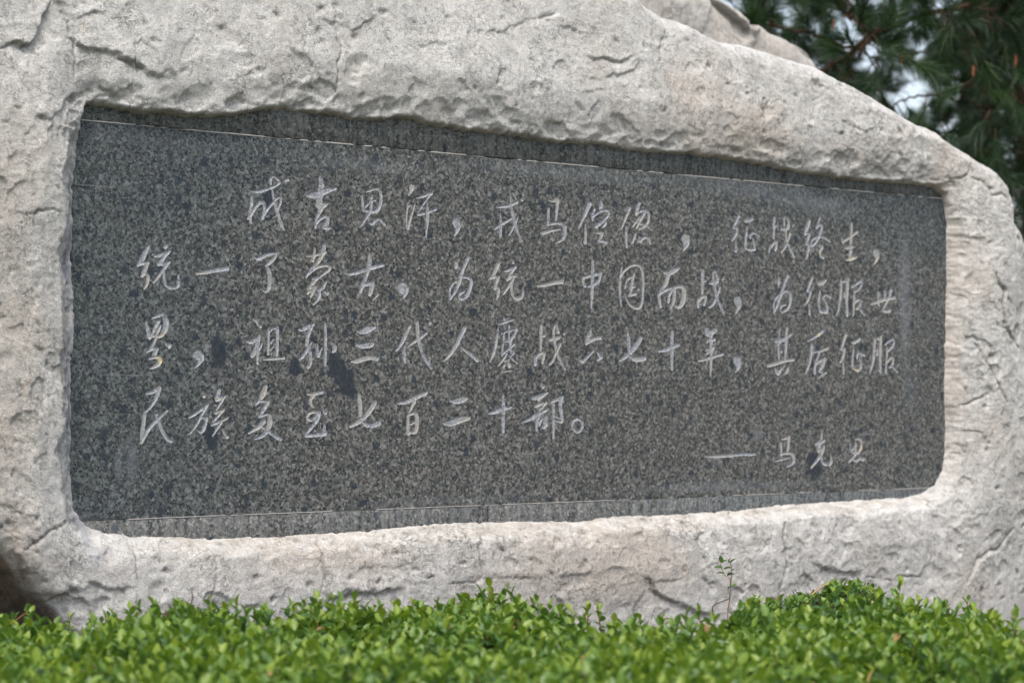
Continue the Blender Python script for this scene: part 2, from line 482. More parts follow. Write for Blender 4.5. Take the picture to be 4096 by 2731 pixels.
# ------------------------------------------------------------------ the inscription, stroke by stroke
# each region: (origin u, origin v, zoom); strokes: "x,y,halfwidth ..." separated by '/'
TEXT = [
(900, 650, 2.352, [
('cheng', "245,270,6 320,268,14 400,245,12 470,215,11 510,190,10/510,190,8 485,140,12 440,118,10 425,150,10 425,200,8/440,262,8 455,340,11 475,420,14 500,500,13 530,590,14 552,632,6/245,315,9 245,400,13 225,480,15 240,560,10/212,525,10 235,500,14 270,430,14 330,365,16 362,375,14 370,430,14 348,525,11/348,520,11 390,440,13 450,370,10 500,318,10 525,325,9 515,390,10 490,440,10/490,492,5 445,522,4/565,165,14 588,160,12"),
('ji', "890,130,12 905,190,24 895,260,22 885,330,28 885,400,28 905,430,20 870,490,13 855,540,14 848,610,10/765,305,7 820,305,24 900,285,24 960,255,22 1040,240,10/860,400,14 910,400,26 950,390,14/850,590,10 875,540,12 920,510,13 965,500,13 960,560,20 925,605,16 980,615,13"),
('si', "1285,310,5 1290,370,12 1300,440,13/1300,440,11 1340,455,12 1390,460,15 1440,440,15 1465,370,14 1465,290,14 1445,240,11 1390,245,11 1325,275,6/1375,310,10 1375,440,13/1315,420,8 1360,370,10 1415,350,7/1365,465,9 1320,530,11 1275,600,8/1355,560,8 1380,580,13 1415,545,12 1450,520,8 1485,560,14 1500,580,11"),
('han', "1755,225,24 1752,260,16 1726,308,3/1710,370,4 1718,410,8 1705,500,6 1708,600,9/1718,612,14 1745,520,12 1785,390,6/1745,400,4 1718,415,6/1800,330,5 1850,318,12 1940,285,15/1930,300,8 1870,380,7 1815,470,8/1815,485,12 1870,475,12 1900,465,12 1985,435,12/1900,385,7 1905,450,16 1903,540,15 1890,700,5"),
('comma', "2175,560,36 2195,610,22 2160,690,5"),
]),
(1900, 750, 2.352, [
('rong', "205,185,5 250,178,12 330,165,13 395,135,12/335,60,6 335,130,7 345,200,10 360,270,14 380,350,14 400,420,10 445,508,6/355,50,5 385,110,6/238,240,5 243,330,12 240,455,13/185,385,11 260,335,12 350,285,9/405,275,5 390,310,10 360,370,11 325,440,8/445,110,15"),
('ma', "695,115,6 740,125,12 780,100,19 770,200,14 762,300,9/690,200,11 690,270,13 690,345,13/690,345,11 760,330,11 830,335,14 852,400,16 835,480,14 765,520,7/615,425,7 640,425,15 720,400,12 800,390,7"),
('kong', "1080,150,19 1040,240,15 1000,330,10 978,385,5/1040,340,5 1040,430,12 1040,520,13/1185,130,10 1190,165,20 1175,190,9/1125,200,10 1105,260,13 1108,300,11/1108,275,9 1150,240,10 1210,208,11 1262,215,11 1260,260,11 1200,320,12 1140,360,17/1205,315,7 1240,330,13 1200,370,9/1150,425,8 1200,420,14 1190,460,14 1160,505,13 1215,500,10 1235,515,13"),
('zong', "1460,190,12 1420,280,12 1378,390,6/1425,360,6 1422,470,11 1428,560,10/1550,140,13 1530,190,17 1515,250,10/1515,250,9 1560,215,10 1610,210,11 1640,240,12 1635,310,12 1600,365,11 1545,390,8/1600,230,12 1560,300,12 1520,380,7/1555,270,8 1490,360,8/1480,315,5 1550,335,9 1620,355,9 1665,395,7/1515,430,5 1485,510,12/1545,460,8 1553,515,14 1580,470,11 1630,460,12 1650,525,9"),
('comma', "1985,485,40 2000,530,20 1962,592,5"),
]),
(2800, 800, 2.6133, [
('zheng', "410,160,14 380,230,13 350,290,10/350,290,9 395,285,10 385,350,14 360,390,12 335,432,6/375,430,5 378,530,15/475,215,14 520,203,22 550,195,15/497,270,6 490,340,14 478,420,12 480,500,11/480,500,11 530,520,14 575,510,14/555,400,7 570,470,11 575,510,12/530,390,12 530,360,11 570,335,10 620,370,11"),
('zhan', "780,180,13 778,300,14 772,395,11/780,270,9 810,270,9/725,540,11 735,490,14 770,455,12 805,420,12 800,500,14 790,520,12/905,175,10 935,230,13 920,300,19 860,300,11/885,180,9 885,260,10/900,310,9 905,400,12 930,480,13 975,570,13 988,600,8/945,350,12 920,430,11 890,500,11 850,548,7/975,262,13"),
('zhong', "1150,215,14 1125,280,19 1100,355,13/1100,350,10 1150,340,14 1135,400,15 1115,450,12/1115,450,10 1145,470,16 1130,540,14 1120,600,12/1255,185,11 1240,240,12 1220,295,9/1225,285,7 1260,250,11 1285,265,12 1270,320,14 1240,400,13 1200,460,12 1170,480,12 1165,440,10 1190,400,10 1250,375,12 1310,390,11 1360,430,9/1260,470,14 1285,485,17 1255,530,12 1260,570,12 1290,595,15"),
('sheng', "1590,245,14 1590,330,15 1580,430,15 1585,500,16 1570,580,16/1490,400,10 1497,440,10/1495,435,10 1560,395,12 1650,330,11/1520,500,9 1560,495,18 1600,490,11/1535,625,8 1590,605,20 1640,595,9"),
('comma', "1845,550,37 1862,600,20 1825,668,5"),
]),
(500, 950, 2.352, [
('tong', "212,85,14 180,150,21 150,210,20 120,255,14/120,255,12 165,240,13 210,235,14/205,240,16 185,300,18 158,355,14/160,350,9 200,340,9 215,370,16 205,430,15 180,480,8/377,80,18/275,175,9 330,160,16 415,125,11/415,125,11 365,180,15 315,245,17/315,245,14 360,250,15 415,230,11/405,235,10 370,280,14 320,350,12 265,420,8/365,320,10 360,390,13 385,455,13 440,475,14 490,465,14 500,430,14 500,350,8"),
('yi', "670,335,9 720,330,15 830,305,18 960,285,17"),
('le', "1220,180,10 1250,200,16 1310,165,16 1380,145,12 1425,145,9/1425,145,9 1395,200,16 1345,240,17 1320,268,7/1335,270,7 1350,310,18 1362,400,18 1352,470,17 1330,510,14 1290,490,6"),
('meng', "1780,100,9 1778,170,14 1765,215,13/1700,175,5 1780,165,12 1890,135,9/1875,60,14 1860,140,23/1860,150,14 1820,220,18 1750,300,15 1700,372,8/1700,365,9 1770,295,12 1850,260,11 1910,258,12 1935,290,12 1880,330,12 1835,365,9/1760,385,7 1800,378,12 1830,370,10/1815,375,10 1760,430,15 1720,480,12/1715,525,10 1740,470,10 1800,460,6/1720,520,9 1755,500,9 1785,480,13 1745,555,9/1800,480,7 1830,500,12 1825,570,13 1775,628,8 1755,620,5/1890,415,9 1860,470,16 1840,490,8/1875,500,8 1900,525,15"),
]),
(1350, 980, 2.352, [
('gu', "295,80,10 300,160,21 285,240,14 260,320,15 240,360,18 215,440,13/85,265,7 130,270,13 220,245,15 330,205,17 430,185,13/235,370,18 290,365,15 335,345,13 320,390,20 310,440,20 300,465,12/378,465,10 330,520,4"),
('comma', "612,400,44 645,430,24 620,500,7"),
('wei', "1115,160,13 1115,190,20 1112,215,10/1225,125,17 1190,200,14 1160,280,19 1150,340,14 1110,430,14 1062,505,9/1145,335,9 1090,350,11 1050,420,10 1060,510,8/1160,300,10 1220,298,12 1260,320,14 1250,400,16 1215,480,16 1160,510,13 1140,470,10 1165,445,12 1195,435,8"),
('tong', "1515,170,16 1490,220,18 1470,280,14 1440,310,13/1440,305,13 1490,295,12 1515,300,12/1510,305,14 1490,360,17 1478,410,12/1480,400,8 1520,395,9 1515,440,15 1497,512,7/1650,160,13/1570,245,6 1610,235,12 1675,205,13/1670,210,11 1615,285,13/1600,320,14 1640,290,15 1675,290,11/1650,320,13 1610,390,12 1560,460,9/1635,365,9 1638,440,13 1665,500,14 1720,500,16 1745,460,15 1745,405,5"),
]),
(2100, 980, 2.352, [
('yi', "120,382,9 180,376,14 270,350,16 350,340,18"),
('zhong', "638,150,13 638,260,16 633,400,15 628,500,14 625,590,6/548,300,11 545,350,13 565,385,12/560,305,10 620,280,12 715,265,12/715,270,11 695,340,14 640,375,13 595,388,9"),
('guo', "912,210,7 895,310,11 890,430,13 905,565,8/905,290,8 940,230,11 1010,185,10 1070,182,11 1100,220,13 1115,320,11 1112,430,11 1105,540,12 1075,600,12 1000,575,12 955,515,7 940,465,5/1030,270,9 1010,330,13 1005,400,14 990,460,11/940,405,6 955,340,7 985,305,9 1020,295,8/985,400,9 1030,390,10/980,475,9 1045,455,12/1068,415,11"),
('er', "1310,255,10 1345,265,17 1400,240,21 1450,215,10/1355,270,18 1330,350,18 1290,420,15 1265,465,10/1265,460,11 1330,415,14 1400,400,10 1460,385,14 1495,400,20 1500,470,21 1485,540,23 1450,585,15 1410,570,9/1258,460,12 1265,520,15 1275,575,13/1390,420,7 1355,470,13 1350,530,13/1410,400,14 1405,500,16 1390,560,13 1365,605,5"),
('zhan', "1672,240,14 1672,340,15 1668,455,9/1675,340,8 1700,338,8/1630,580,10 1630,520,15 1670,485,13 1705,475,11 1695,530,13 1685,560,11/1775,250,8 1770,300,10 1785,360,13 1790,420,13 1805,490,12 1840,570,12 1870,635,11/1790,240,9 1805,290,11 1820,330,15 1790,352,18 1740,358,9/1835,400,9 1825,440,9 1800,500,10 1770,560,12 1735,585,9/1863,320,12"),
('comma', "2003,525,36 2020,570,20 1985,640,5"),
]),
(2900, 1050, 2.94, [
('wei', "635,175,10 635,220,22 632,258,12/740,155,17 710,230,17 675,330,16 650,400,18 620,500,15 578,585,9/640,380,10 590,430,10 570,510,11 580,570,8/665,365,11 720,325,14 770,350,17 775,420,18 760,510,16 720,560,14 670,580,12 650,540,11 670,500,14 710,495,11"),
('zheng', "1025,180,17 1000,250,17 970,335,14/975,335,10 1010,330,11/1008,345,16 995,410,15 945,498,6/992,485,5 997,600,15/1100,245,15 1145,235,25 1190,205,13/1122,330,8 1105,420,16 1103,520,15 1125,575,13/1125,575,13 1195,575,20/1180,440,8 1200,510,13 1208,570,13/1165,440,12 1155,410,11 1190,368,11 1240,405,14"),
('fu', "1370,205,10 1370,320,17 1355,440,15 1340,540,12 1310,630,6/1445,195,21 1440,330,18 1432,460,17 1440,560,16 1438,620,12/1440,615,11 1410,570,7/1380,230,8 1440,210,12/1405,350,13 1410,400,15/1495,290,9 1560,245,11 1610,205,12/1610,210,11 1610,270,12 1570,320,11 1535,345,8/1525,345,10 1520,450,14 1510,620,8/1520,480,8 1560,435,12 1600,435,12 1600,490,11 1560,540,12 1540,550,8/1575,525,10 1605,570,14 1650,615,8"),
('shi', "1715,488,7 1780,465,19 1860,430,18 2000,410,15/1803,345,9 1808,430,14 1808,500,10/1885,340,15 1885,420,15/1957,320,17 1940,390,15/1915,440,14 1890,490,13 1865,540,10/1855,560,10 1900,572,19 1945,560,15"),
]),
(500, 1230, 2.6133, [
('jie', "278,112,6 330,85,15 390,65,17/395,60,14 420,110,25 430,170,27 405,250,25 370,300,14 320,300,11/220,150,12 230,210,15 255,300,21/255,300,14 320,295,10/345,145,19 310,210,15 280,280,14/365,190,12 345,230,16 330,275,14/325,310,12 300,365,14 270,415,13/225,465,8 265,435,15 310,425,15 335,435,17/330,430,16 310,480,19/290,490,10/262,528,13 300,520,11 350,515,15 370,550,21 350,590,19 300,620,15 265,633,8/410,365,5 460,395,21"),
('comma', "760,490,40 800,520,30 770,590,14 728,630,6/735,490,26"),
('zu', "1340,120,8 1370,135,15 1390,180,11 1415,195,13/1275,350,10 1310,360,20 1360,335,19 1405,300,11/1400,290,13 1385,380,23 1370,430,25 1330,495,21/1435,370,7 1410,420,11 1390,450,9/1385,450,15 1385,580,11/1500,230,10 1495,350,13 1495,485,10/1505,250,9 1550,215,10 1590,210,13/1592,210,15 1592,350,15 1588,490,13/1550,330,7 1520,375,7/1555,405,6 1510,445,7/1450,540,9 1550,530,14 1660,525,12"),
('sun', "1815,225,9 1850,230,17 1910,195,21 1965,175,13/1960,180,13 1930,240,17 1905,310,18 1900,380,17/1905,385,14 1930,440,15 1940,520,17 1935,590,18 1915,620,15/1950,360,6 1910,430,15 1870,490,19 1830,540,11/2005,385,9 2010,470,16 2022,500,16/2060,420,7 2030,480,10/2088,160,10 2095,250,14 2095,450,15 2093,600,11/2155,365,10 2190,400,22 2190,440,21 2170,460,9"),
]),
(1350, 1230, 2.6133, [
('san', "200,245,9 250,250,21 310,225,31 385,205,15/200,385,14 260,400,23 340,385,25 360,380,19/150,560,11 200,555,21 290,525,23 370,515,19 415,535,16"),
('dai', "755,195,14 720,260,19 690,330,18 655,400,14 612,450,6/700,400,7 695,480,21 705,570,11/828,155,15 835,240,18 845,330,18 870,430,16 905,520,15 950,590,14 980,645,7/965,520,6 960,600,11/740,405,7 800,355,13 870,310,16 935,260,11/965,158,15"),
('ren', "1325,215,21 1290,290,18 1240,390,20 1190,470,17 1140,530,10 1112,557,5/1290,408,6 1340,450,14 1410,495,17 1460,550,15"),
('ao', "1735,95,8 1750,130,15/1680,172,7 1745,155,13 1810,130,9 1850,125,5/1680,205,7 1665,330,13 1645,430,15 1620,510,11 1592,565,6/1710,270,6 1780,245,9 1870,225,7/1740,270,10 1735,350,10/1735,355,8 1790,350,10/1795,190,11 1790,340,10/1870,225,14 1850,280,15 1815,325,13 1805,390,11 1810,450,16 1850,465,13 1815,500,8/1730,380,7 1720,490,12/1720,485,11 1780,440,10 1850,380,9/1775,475,7 1735,540,11 1680,608,7/1790,500,7 1830,540,10 1880,580,7/1745,560,7 1790,545,10/1735,615,11 1750,595,10/1790,575,13 1795,610,17/1715,670,6 1820,658,8"),
]),
(2050, 1230, 2.352, [
('zhan', "268,170,14 268,280,15 265,400,9/270,270,9 300,262,13/215,535,13 215,470,15 250,435,13 300,420,13 290,470,14 280,515,12/410,155,6 385,200,11 390,290,13 400,350,12 415,420,11 445,490,13 495,580,9/415,170,9 430,230,14/350,300,10 400,290,18 445,275,13/450,340,10 430,390,11 400,450,10 375,510,11 342,538,7/485,245,13"),
('liu', "735,215,11 715,270,23 695,335,13/695,330,15 750,295,15 825,280,15/630,480,9 655,510,15 690,480,12 765,405,5/795,410,7 820,450,17 850,465,9 800,492,9/825,455,16"),
('qi', "1083,235,10 1095,310,17 1095,400,13/1205,290,18 1170,350,20 1100,430,18 1060,465,15 1005,500,7/1100,450,10 1150,490,18 1240,475,19"),
('shi', "1502,230,15 1500,350,16 1498,500,15 1500,580,10/1380,408,8 1440,395,17 1500,370,15 1560,350,14"),
('nian', "1825,200,15 1835,245,25 1870,235,22 1915,205,15/1875,260,10 1830,330,6/1850,310,11 1900,300,13/1820,400,6 1880,385,18 1890,375,11/1870,400,10 1815,445,5/1868,260,15 1870,400,15 1867,520,14 1862,640,6/1750,500,8 1830,480,12 1980,435,11"),
('comma', "2115,500,38 2135,545,20 2098,608,6"),
]),
(2900, 1230, 2.94, [
('qi', "643,260,6 635,340,10 630,450,16 635,610,9/730,240,15 720,330,17 718,450,17 710,590,15/585,400,11 640,385,25 700,370,18/720,350,18 775,315,13/665,515,15/505,680,17 600,655,18 700,620,16 810,610,15/585,710,9 620,760,27/625,770,22 680,705,6/740,710,16 735,740,21 705,775,7"),
('hou', "975,393,7 1060,345,15 1150,275,17/1022,440,19 1015,560,17 990,670,15 950,775,6/1030,520,10 1110,515,12 1210,475,14/1110,525,9 1085,600,12 1055,690,15 1055,770,14/1065,680,10 1100,630,14 1170,605,17/1170,605,20 1150,680,23 1110,740,16/1110,740,15 1170,775,14/1185,765,13 1105,822,7"),
('zheng', "1420,320,18 1395,400,16 1370,480,14/1375,485,11 1410,485,11/1405,490,15 1390,580,18 1355,645,8/1393,640,6 1390,700,14 1395,765,12/1490,410,10 1530,405,19 1585,365,13/1515,490,9 1500,600,15 1500,690,15/1500,700,13 1545,735,14 1600,725,13 1600,650,15 1580,590,9/1555,600,9 1550,565,12 1580,525,12 1640,560,12"),
('fu', "1765,360,14 1755,500,17 1740,650,16 1700,780,7/1835,345,18 1825,500,17 1825,650,17 1830,770,13/1830,770,11 1790,705,6/1800,365,15 1835,350,15/1790,490,13 1790,550,13/1885,435,10 1920,400,11 1975,370,13/1975,370,12 1995,400,12 1970,460,13 1920,505,12/1905,460,10 1905,560,13 1890,775,8/1905,650,8 1935,600,12 1975,575,13 1985,620,12 1955,700,13 1925,700,7/1965,690,10 1990,715,13 2030,760,8"),
]),
(500, 1500, 2.352, [
('min', "200,170,9 250,160,15 320,120,19/320,120,19 300,200,16 255,285,12 200,340,8/190,335,13 180,420,16 165,520,17 155,630,13/155,630,13 190,560,17 240,480,15 310,410,15 395,335,9/295,370,15 320,450,13 345,510,15 395,600,14 440,620,12"),
('zu', "745,195,15/605,395,10 650,370,12 720,320,13 775,280,13/770,285,11 720,380,12 670,470,12 615,548,7/735,400,9 770,400,12 760,450,13 740,510,17 715,540,10 685,520,6/885,140,15 870,210,23/865,225,19 935,200,12/935,205,11 900,260,10 850,345,10/855,350,14 930,325,10/925,330,10 880,380,11 830,435,10/820,465,11 880,440,12 970,400,7/905,450,11 860,510,12 825,570,6/920,510,7 940,550,12 965,580,12"),
('duo', "1320,110,19 1300,170,25 1270,230,16 1228,282,6/1270,245,10 1355,245,11/1350,245,13 1310,310,19 1265,380,13/1265,388,10 1345,365,9/1360,375,13 1365,440,25 1345,510,19 1300,570,15 1225,598,7/1305,435,19 1250,490,17 1165,543,8/1200,468,7 1280,480,9 1350,520,14 1410,570,15 1465,600,13"),
('zhi', "1715,175,7 1760,180,17 1855,155,13/1770,185,17 1742,235,15 1750,275,12 1780,305,6/1830,350,12 1775,340,10 1725,360,14 1710,395,13 1745,425,13 1790,400,14 1820,345,15/1825,350,17 1815,420,15 1760,480,14 1705,550,12/1705,570,12 1780,560,16 1880,545,19/1875,540,17 1875,460,8/1865,320,7 1885,350,17"),
]),
(1400, 1500, 2.352, [
('qi', "85,185,12 95,260,18 100,375,15/230,260,21 190,330,21 120,410,18 60,450,18 0,480,10/110,430,10 150,465,17 210,475,16 270,445,21"),
('bai', "450,262,9 520,255,15 600,215,19 715,165,15/605,250,15 580,300,12 555,355,7/545,380,12 543,460,14 550,545,16/555,375,9 600,350,13 630,370,17 630,450,17 625,520,17 590,540,13 560,530,9/565,465,7 610,440,10"),
('er', "945,240,10 1000,245,21 1060,225,25 1095,220,15/890,450,13 950,450,25 1030,415,26 1120,400,15"),
('shi', "1440,190,8 1443,260,16 1440,360,16 1442,530,13/1305,360,7 1360,345,17 1440,315,17 1510,300,10"),
('bu', "1795,75,5 1818,105,16/1720,215,14 1780,205,21 1855,165,10/1775,230,11/1745,290,12 1800,265,15 1845,260,11/1840,265,10 1805,310,10/1630,438,8 1690,415,14 1760,370,18 1850,325,11/1790,310,11 1780,370,17 1755,440,15 1755,515,8/1760,450,9 1800,425,10/1800,410,9/1840,400,19 1840,440,23 1835,480,19 1815,490,10/1800,415,9 1780,470,9/1890,258,7 1930,230,14 1995,210,16/1985,215,19 1975,300,16 1990,370,15 1995,430,13/1990,440,10 1930,425,7/1915,270,10 1915,400,14 1912,590,8/1930,380,6 1975,410,6"),
('stop', "2138,408,11 2178,425,11 2190,470,13 2175,515,13 2138,533,12 2102,510,10 2088,465,10 2102,425,11 2138,408,11"),
]),
(2700, 1700, 2.6133, [
('dash', "305,323,5 400,325,12 550,315,15 700,300,13 835,300,12"),
('ma', "1115,145,7 1155,135,13 1195,120,11/1190,120,15 1185,190,15 1172,275,11/1108,185,9 1108,300,14/1105,300,11 1160,290,11 1225,290,14 1245,340,17 1235,395,15 1170,430,7/1050,375,6 1110,355,11 1200,338,6"),
('ke', "1532,90,11 1530,150,13/1460,200,7 1500,185,19 1560,160,11/1520,170,15 1500,230,19 1500,270,15/1555,215,10 1550,240,17 1510,260,10/1550,245,15 1525,300,17 1480,370,14 1420,440,9/1530,320,9 1530,370,14 1555,405,13 1620,400,17 1630,380,15 1627,315,5"),
('si', "1880,150,7 1920,135,12 1945,160,13 1945,230,13 1915,285,15 1850,285,10 1830,250,9 1825,190,5/1885,180,10 1885,260,11/1845,260,9 1890,215,10/1890,300,9 1850,345,10 1815,385,9/1845,345,6 1890,375,14 1930,340,10 1965,355,16"),
]),
]
HANZI = {'cheng': '成', 'ji': '吉', 'si': '思', 'han': '汗', 'rong': '戎', 'ma': '马', 'kong': '倥', 'zong': '偬', 'zheng': '征',
         'zhan': '战', 'sheng': '生', 'tong': '统', 'yi': '一', 'le': '了', 'meng': '蒙', 'gu': '古', 'wei': '为', 'guo': '国',
         'er': '而', 'fu': '服', 'shi': '世', 'jie': '界', 'sun': '孙', 'san': '三', 'dai': '代', 'ren': '人',
         'ao': '鏖', 'liu': '六', 'qi': '七', 'nian': '年', 'hou': '后', 'min': '民', 'duo': '多', 'zhi': '至', 'bai': '百', 'bu': '部', 'ke': '克'}

ZT = EYE + (HOR - 476) / F * Z0          # upper joint of the plaque
ZB = EYE + (HOR - 2081) / F * Z0         # lower joint
PX0, PX1 = -0.09, 3.86
RX = (PX0 + PX1) / 2

M_GRAN_MAIN = granite_material('speckled_granite',
    patches=[(float(onplane(u, v)[0]) - RX, float(onplane(u, v)[1]), rx, rz, a) for (u, v, rx, rz, a) in
             [(872, 1405, .028, .050, 0.2), (1178, 1462, .026, .026, 0), (1370, 1500, .036, .078, 0.55),
              (1340, 1452, .026, .03, 0), (1072, 802, .020, .032, 0), (842, 1745, .024, .042, 0.2),
              (3258, 1868, .040, .048, 0.2), (3544, 1372, .012, .022, 0),
              (3245, 1835, .026, .03, 0), (1390, 772, .014, .014, 0), (1455, 2010, .022, .010, 0.4)]],
    hazes=[(float(onplane(u, v)[0]) - RX, float(onplane(u, v)[1]), rx, rz, a, k) for (u, v, rx, rz, a, k) in
           [(3620, 1200, .045, .30, 0, .6), (3020, 760, .55, .045, -0.05, .34), (2250, 690, .55, .03, 0, .33), (1450, 660, .30, .03, 0, .28),
            (3030, 1740, .03, .03, 0, .7), (3475, 1310, .012, .05, 0, .6), (530, 1840, .022, .08, 0, .45), (480, 1860, .02, .06, 0, .35), (2900, 1945, .6, .022, 0, .42), (3640, 1560, .05, .10, 0, .3),
            (600, 560, .35, .03, 0, .2), (3300, 830, .30, .04, 0, .3), (1800, 2000, .5, .014, 0, .3)]])
M_GRAN_EDGE = granite_material('granite_border', pale=0.45)

def build_field():
    h = 0.002
    nx = int((PX1 - PX0) / h) + 1
    nz = int((ZT - ZB - 0.003) / h) + 1
    nx = (nx - 1) // 16 * 16 + 1
    hz = (ZT - ZB - 0.0025) / ((nz - 1) // 16 * 16)
    nz = (nz - 1) // 16 * 16 + 1
    hx = (PX1 - PX0) / (nx - 1)
    xs = PX0 + np.arange(nx) * hx
    zs = ZB + np.arange(nz) * hz
    Fd = np.full((nx, nz), 0.05, dtype=np.float64)
    own = np.full((nx, nz), -1, dtype=np.int32)
    chars = []
    for (ou, ov, sc, lst) in TEXT:
        for (nm, s) in lst:
            ci = len(chars)
            cu = []
            for st in s.split('/'):
                P = [tuple(float(q) for q in p.split(',')) for p in st.split()]
                P = [(ou + p[0] / sc, ov + p[1] / sc, p[2] / sc) for p in P]
                cu += [p[:2] for p in P]
                if len(P) == 1: P = P * 2
                # smooth the polyline a little (Chaikin)
                if len(P) > 2:
                    Q = [P[0]]
                    for a, b in zip(P[:-1], P[1:]):
                        Q.append(tuple(.75 * a[i] + .25 * b[i] for i in range(3)))
                        Q.append(tuple(.25 * a[i] + .75 * b[i] for i in range(3)))
                    Q.append(P[-1]); P = Q
                for a, b in zip(P[:-1], P[1:]):
                    ax, az = (float(q) for q in onplane(a[0], a[1]))
                    bx, bz = (float(q) for q in onplane(b[0], b[1]))
                    # picture half width -> metres (mean of the two plane directions)
                    k = (CX ** 2 + CY ** 2) ** 0.5
                    _, _, dep = project(ax, 0.0, az)
                    mpp = dep / F * 1.42
                    ra, rb = a[2] * mpp, b[2] * mpp
                    R = max(ra, rb) + 0.012
                    i0 = max(0, int((min(ax, bx) - R - PX0) / hx)); i1 = min(nx, int((max(ax, bx) + R - PX0) / hx) + 2)
                    j0 = max(0, int((min(az, bz) - R - ZB) / hz)); j1 = min(nz, int((max(az, bz) + R - ZB) / hz) + 2)
                    if i1 <= i0 or j1 <= j0: continue
                    X = xs[i0:i1, None]; Z = zs[None, j0:j1]
                    dx, dz = bx - ax, bz - az
                    L2 = dx * dx + dz * dz + 1e-12
                    t = np.clip(((X - ax) * dx + (Z - az) * dz) / L2, 0, 1)
                    d = np.sqrt((X - ax - t * dx) ** 2 + (Z - az - t * dz) ** 2) - (ra + (rb - ra) * t)
                    sub = Fd[i0:i1, j0:j1]; so = own[i0:i1, j0:j1]
                    mk = d < sub
                    sub[mk] = d[mk]; so[mk] = ci
            chars.append((nm, cu))
    # chipped stroke edges
    X, Z = np.meshgrid(xs, zs, indexing='ij')
    near = Fd < 0.012
    wob = np.zeros_like(Fd)
    wob[near] = perlin(X[near] * 170, Z[near] * 170) * 0.0020 + perlin(X[near] * 420, Z[near] * 420, 3.3) * 0.0009
    Fd = Fd + wob
    Fd[0, :] = Fd[-1, :] = 0.05; Fd[:, 0] = Fd[:, -1] = 0.05
    return xs, zs, Fd, own, chars

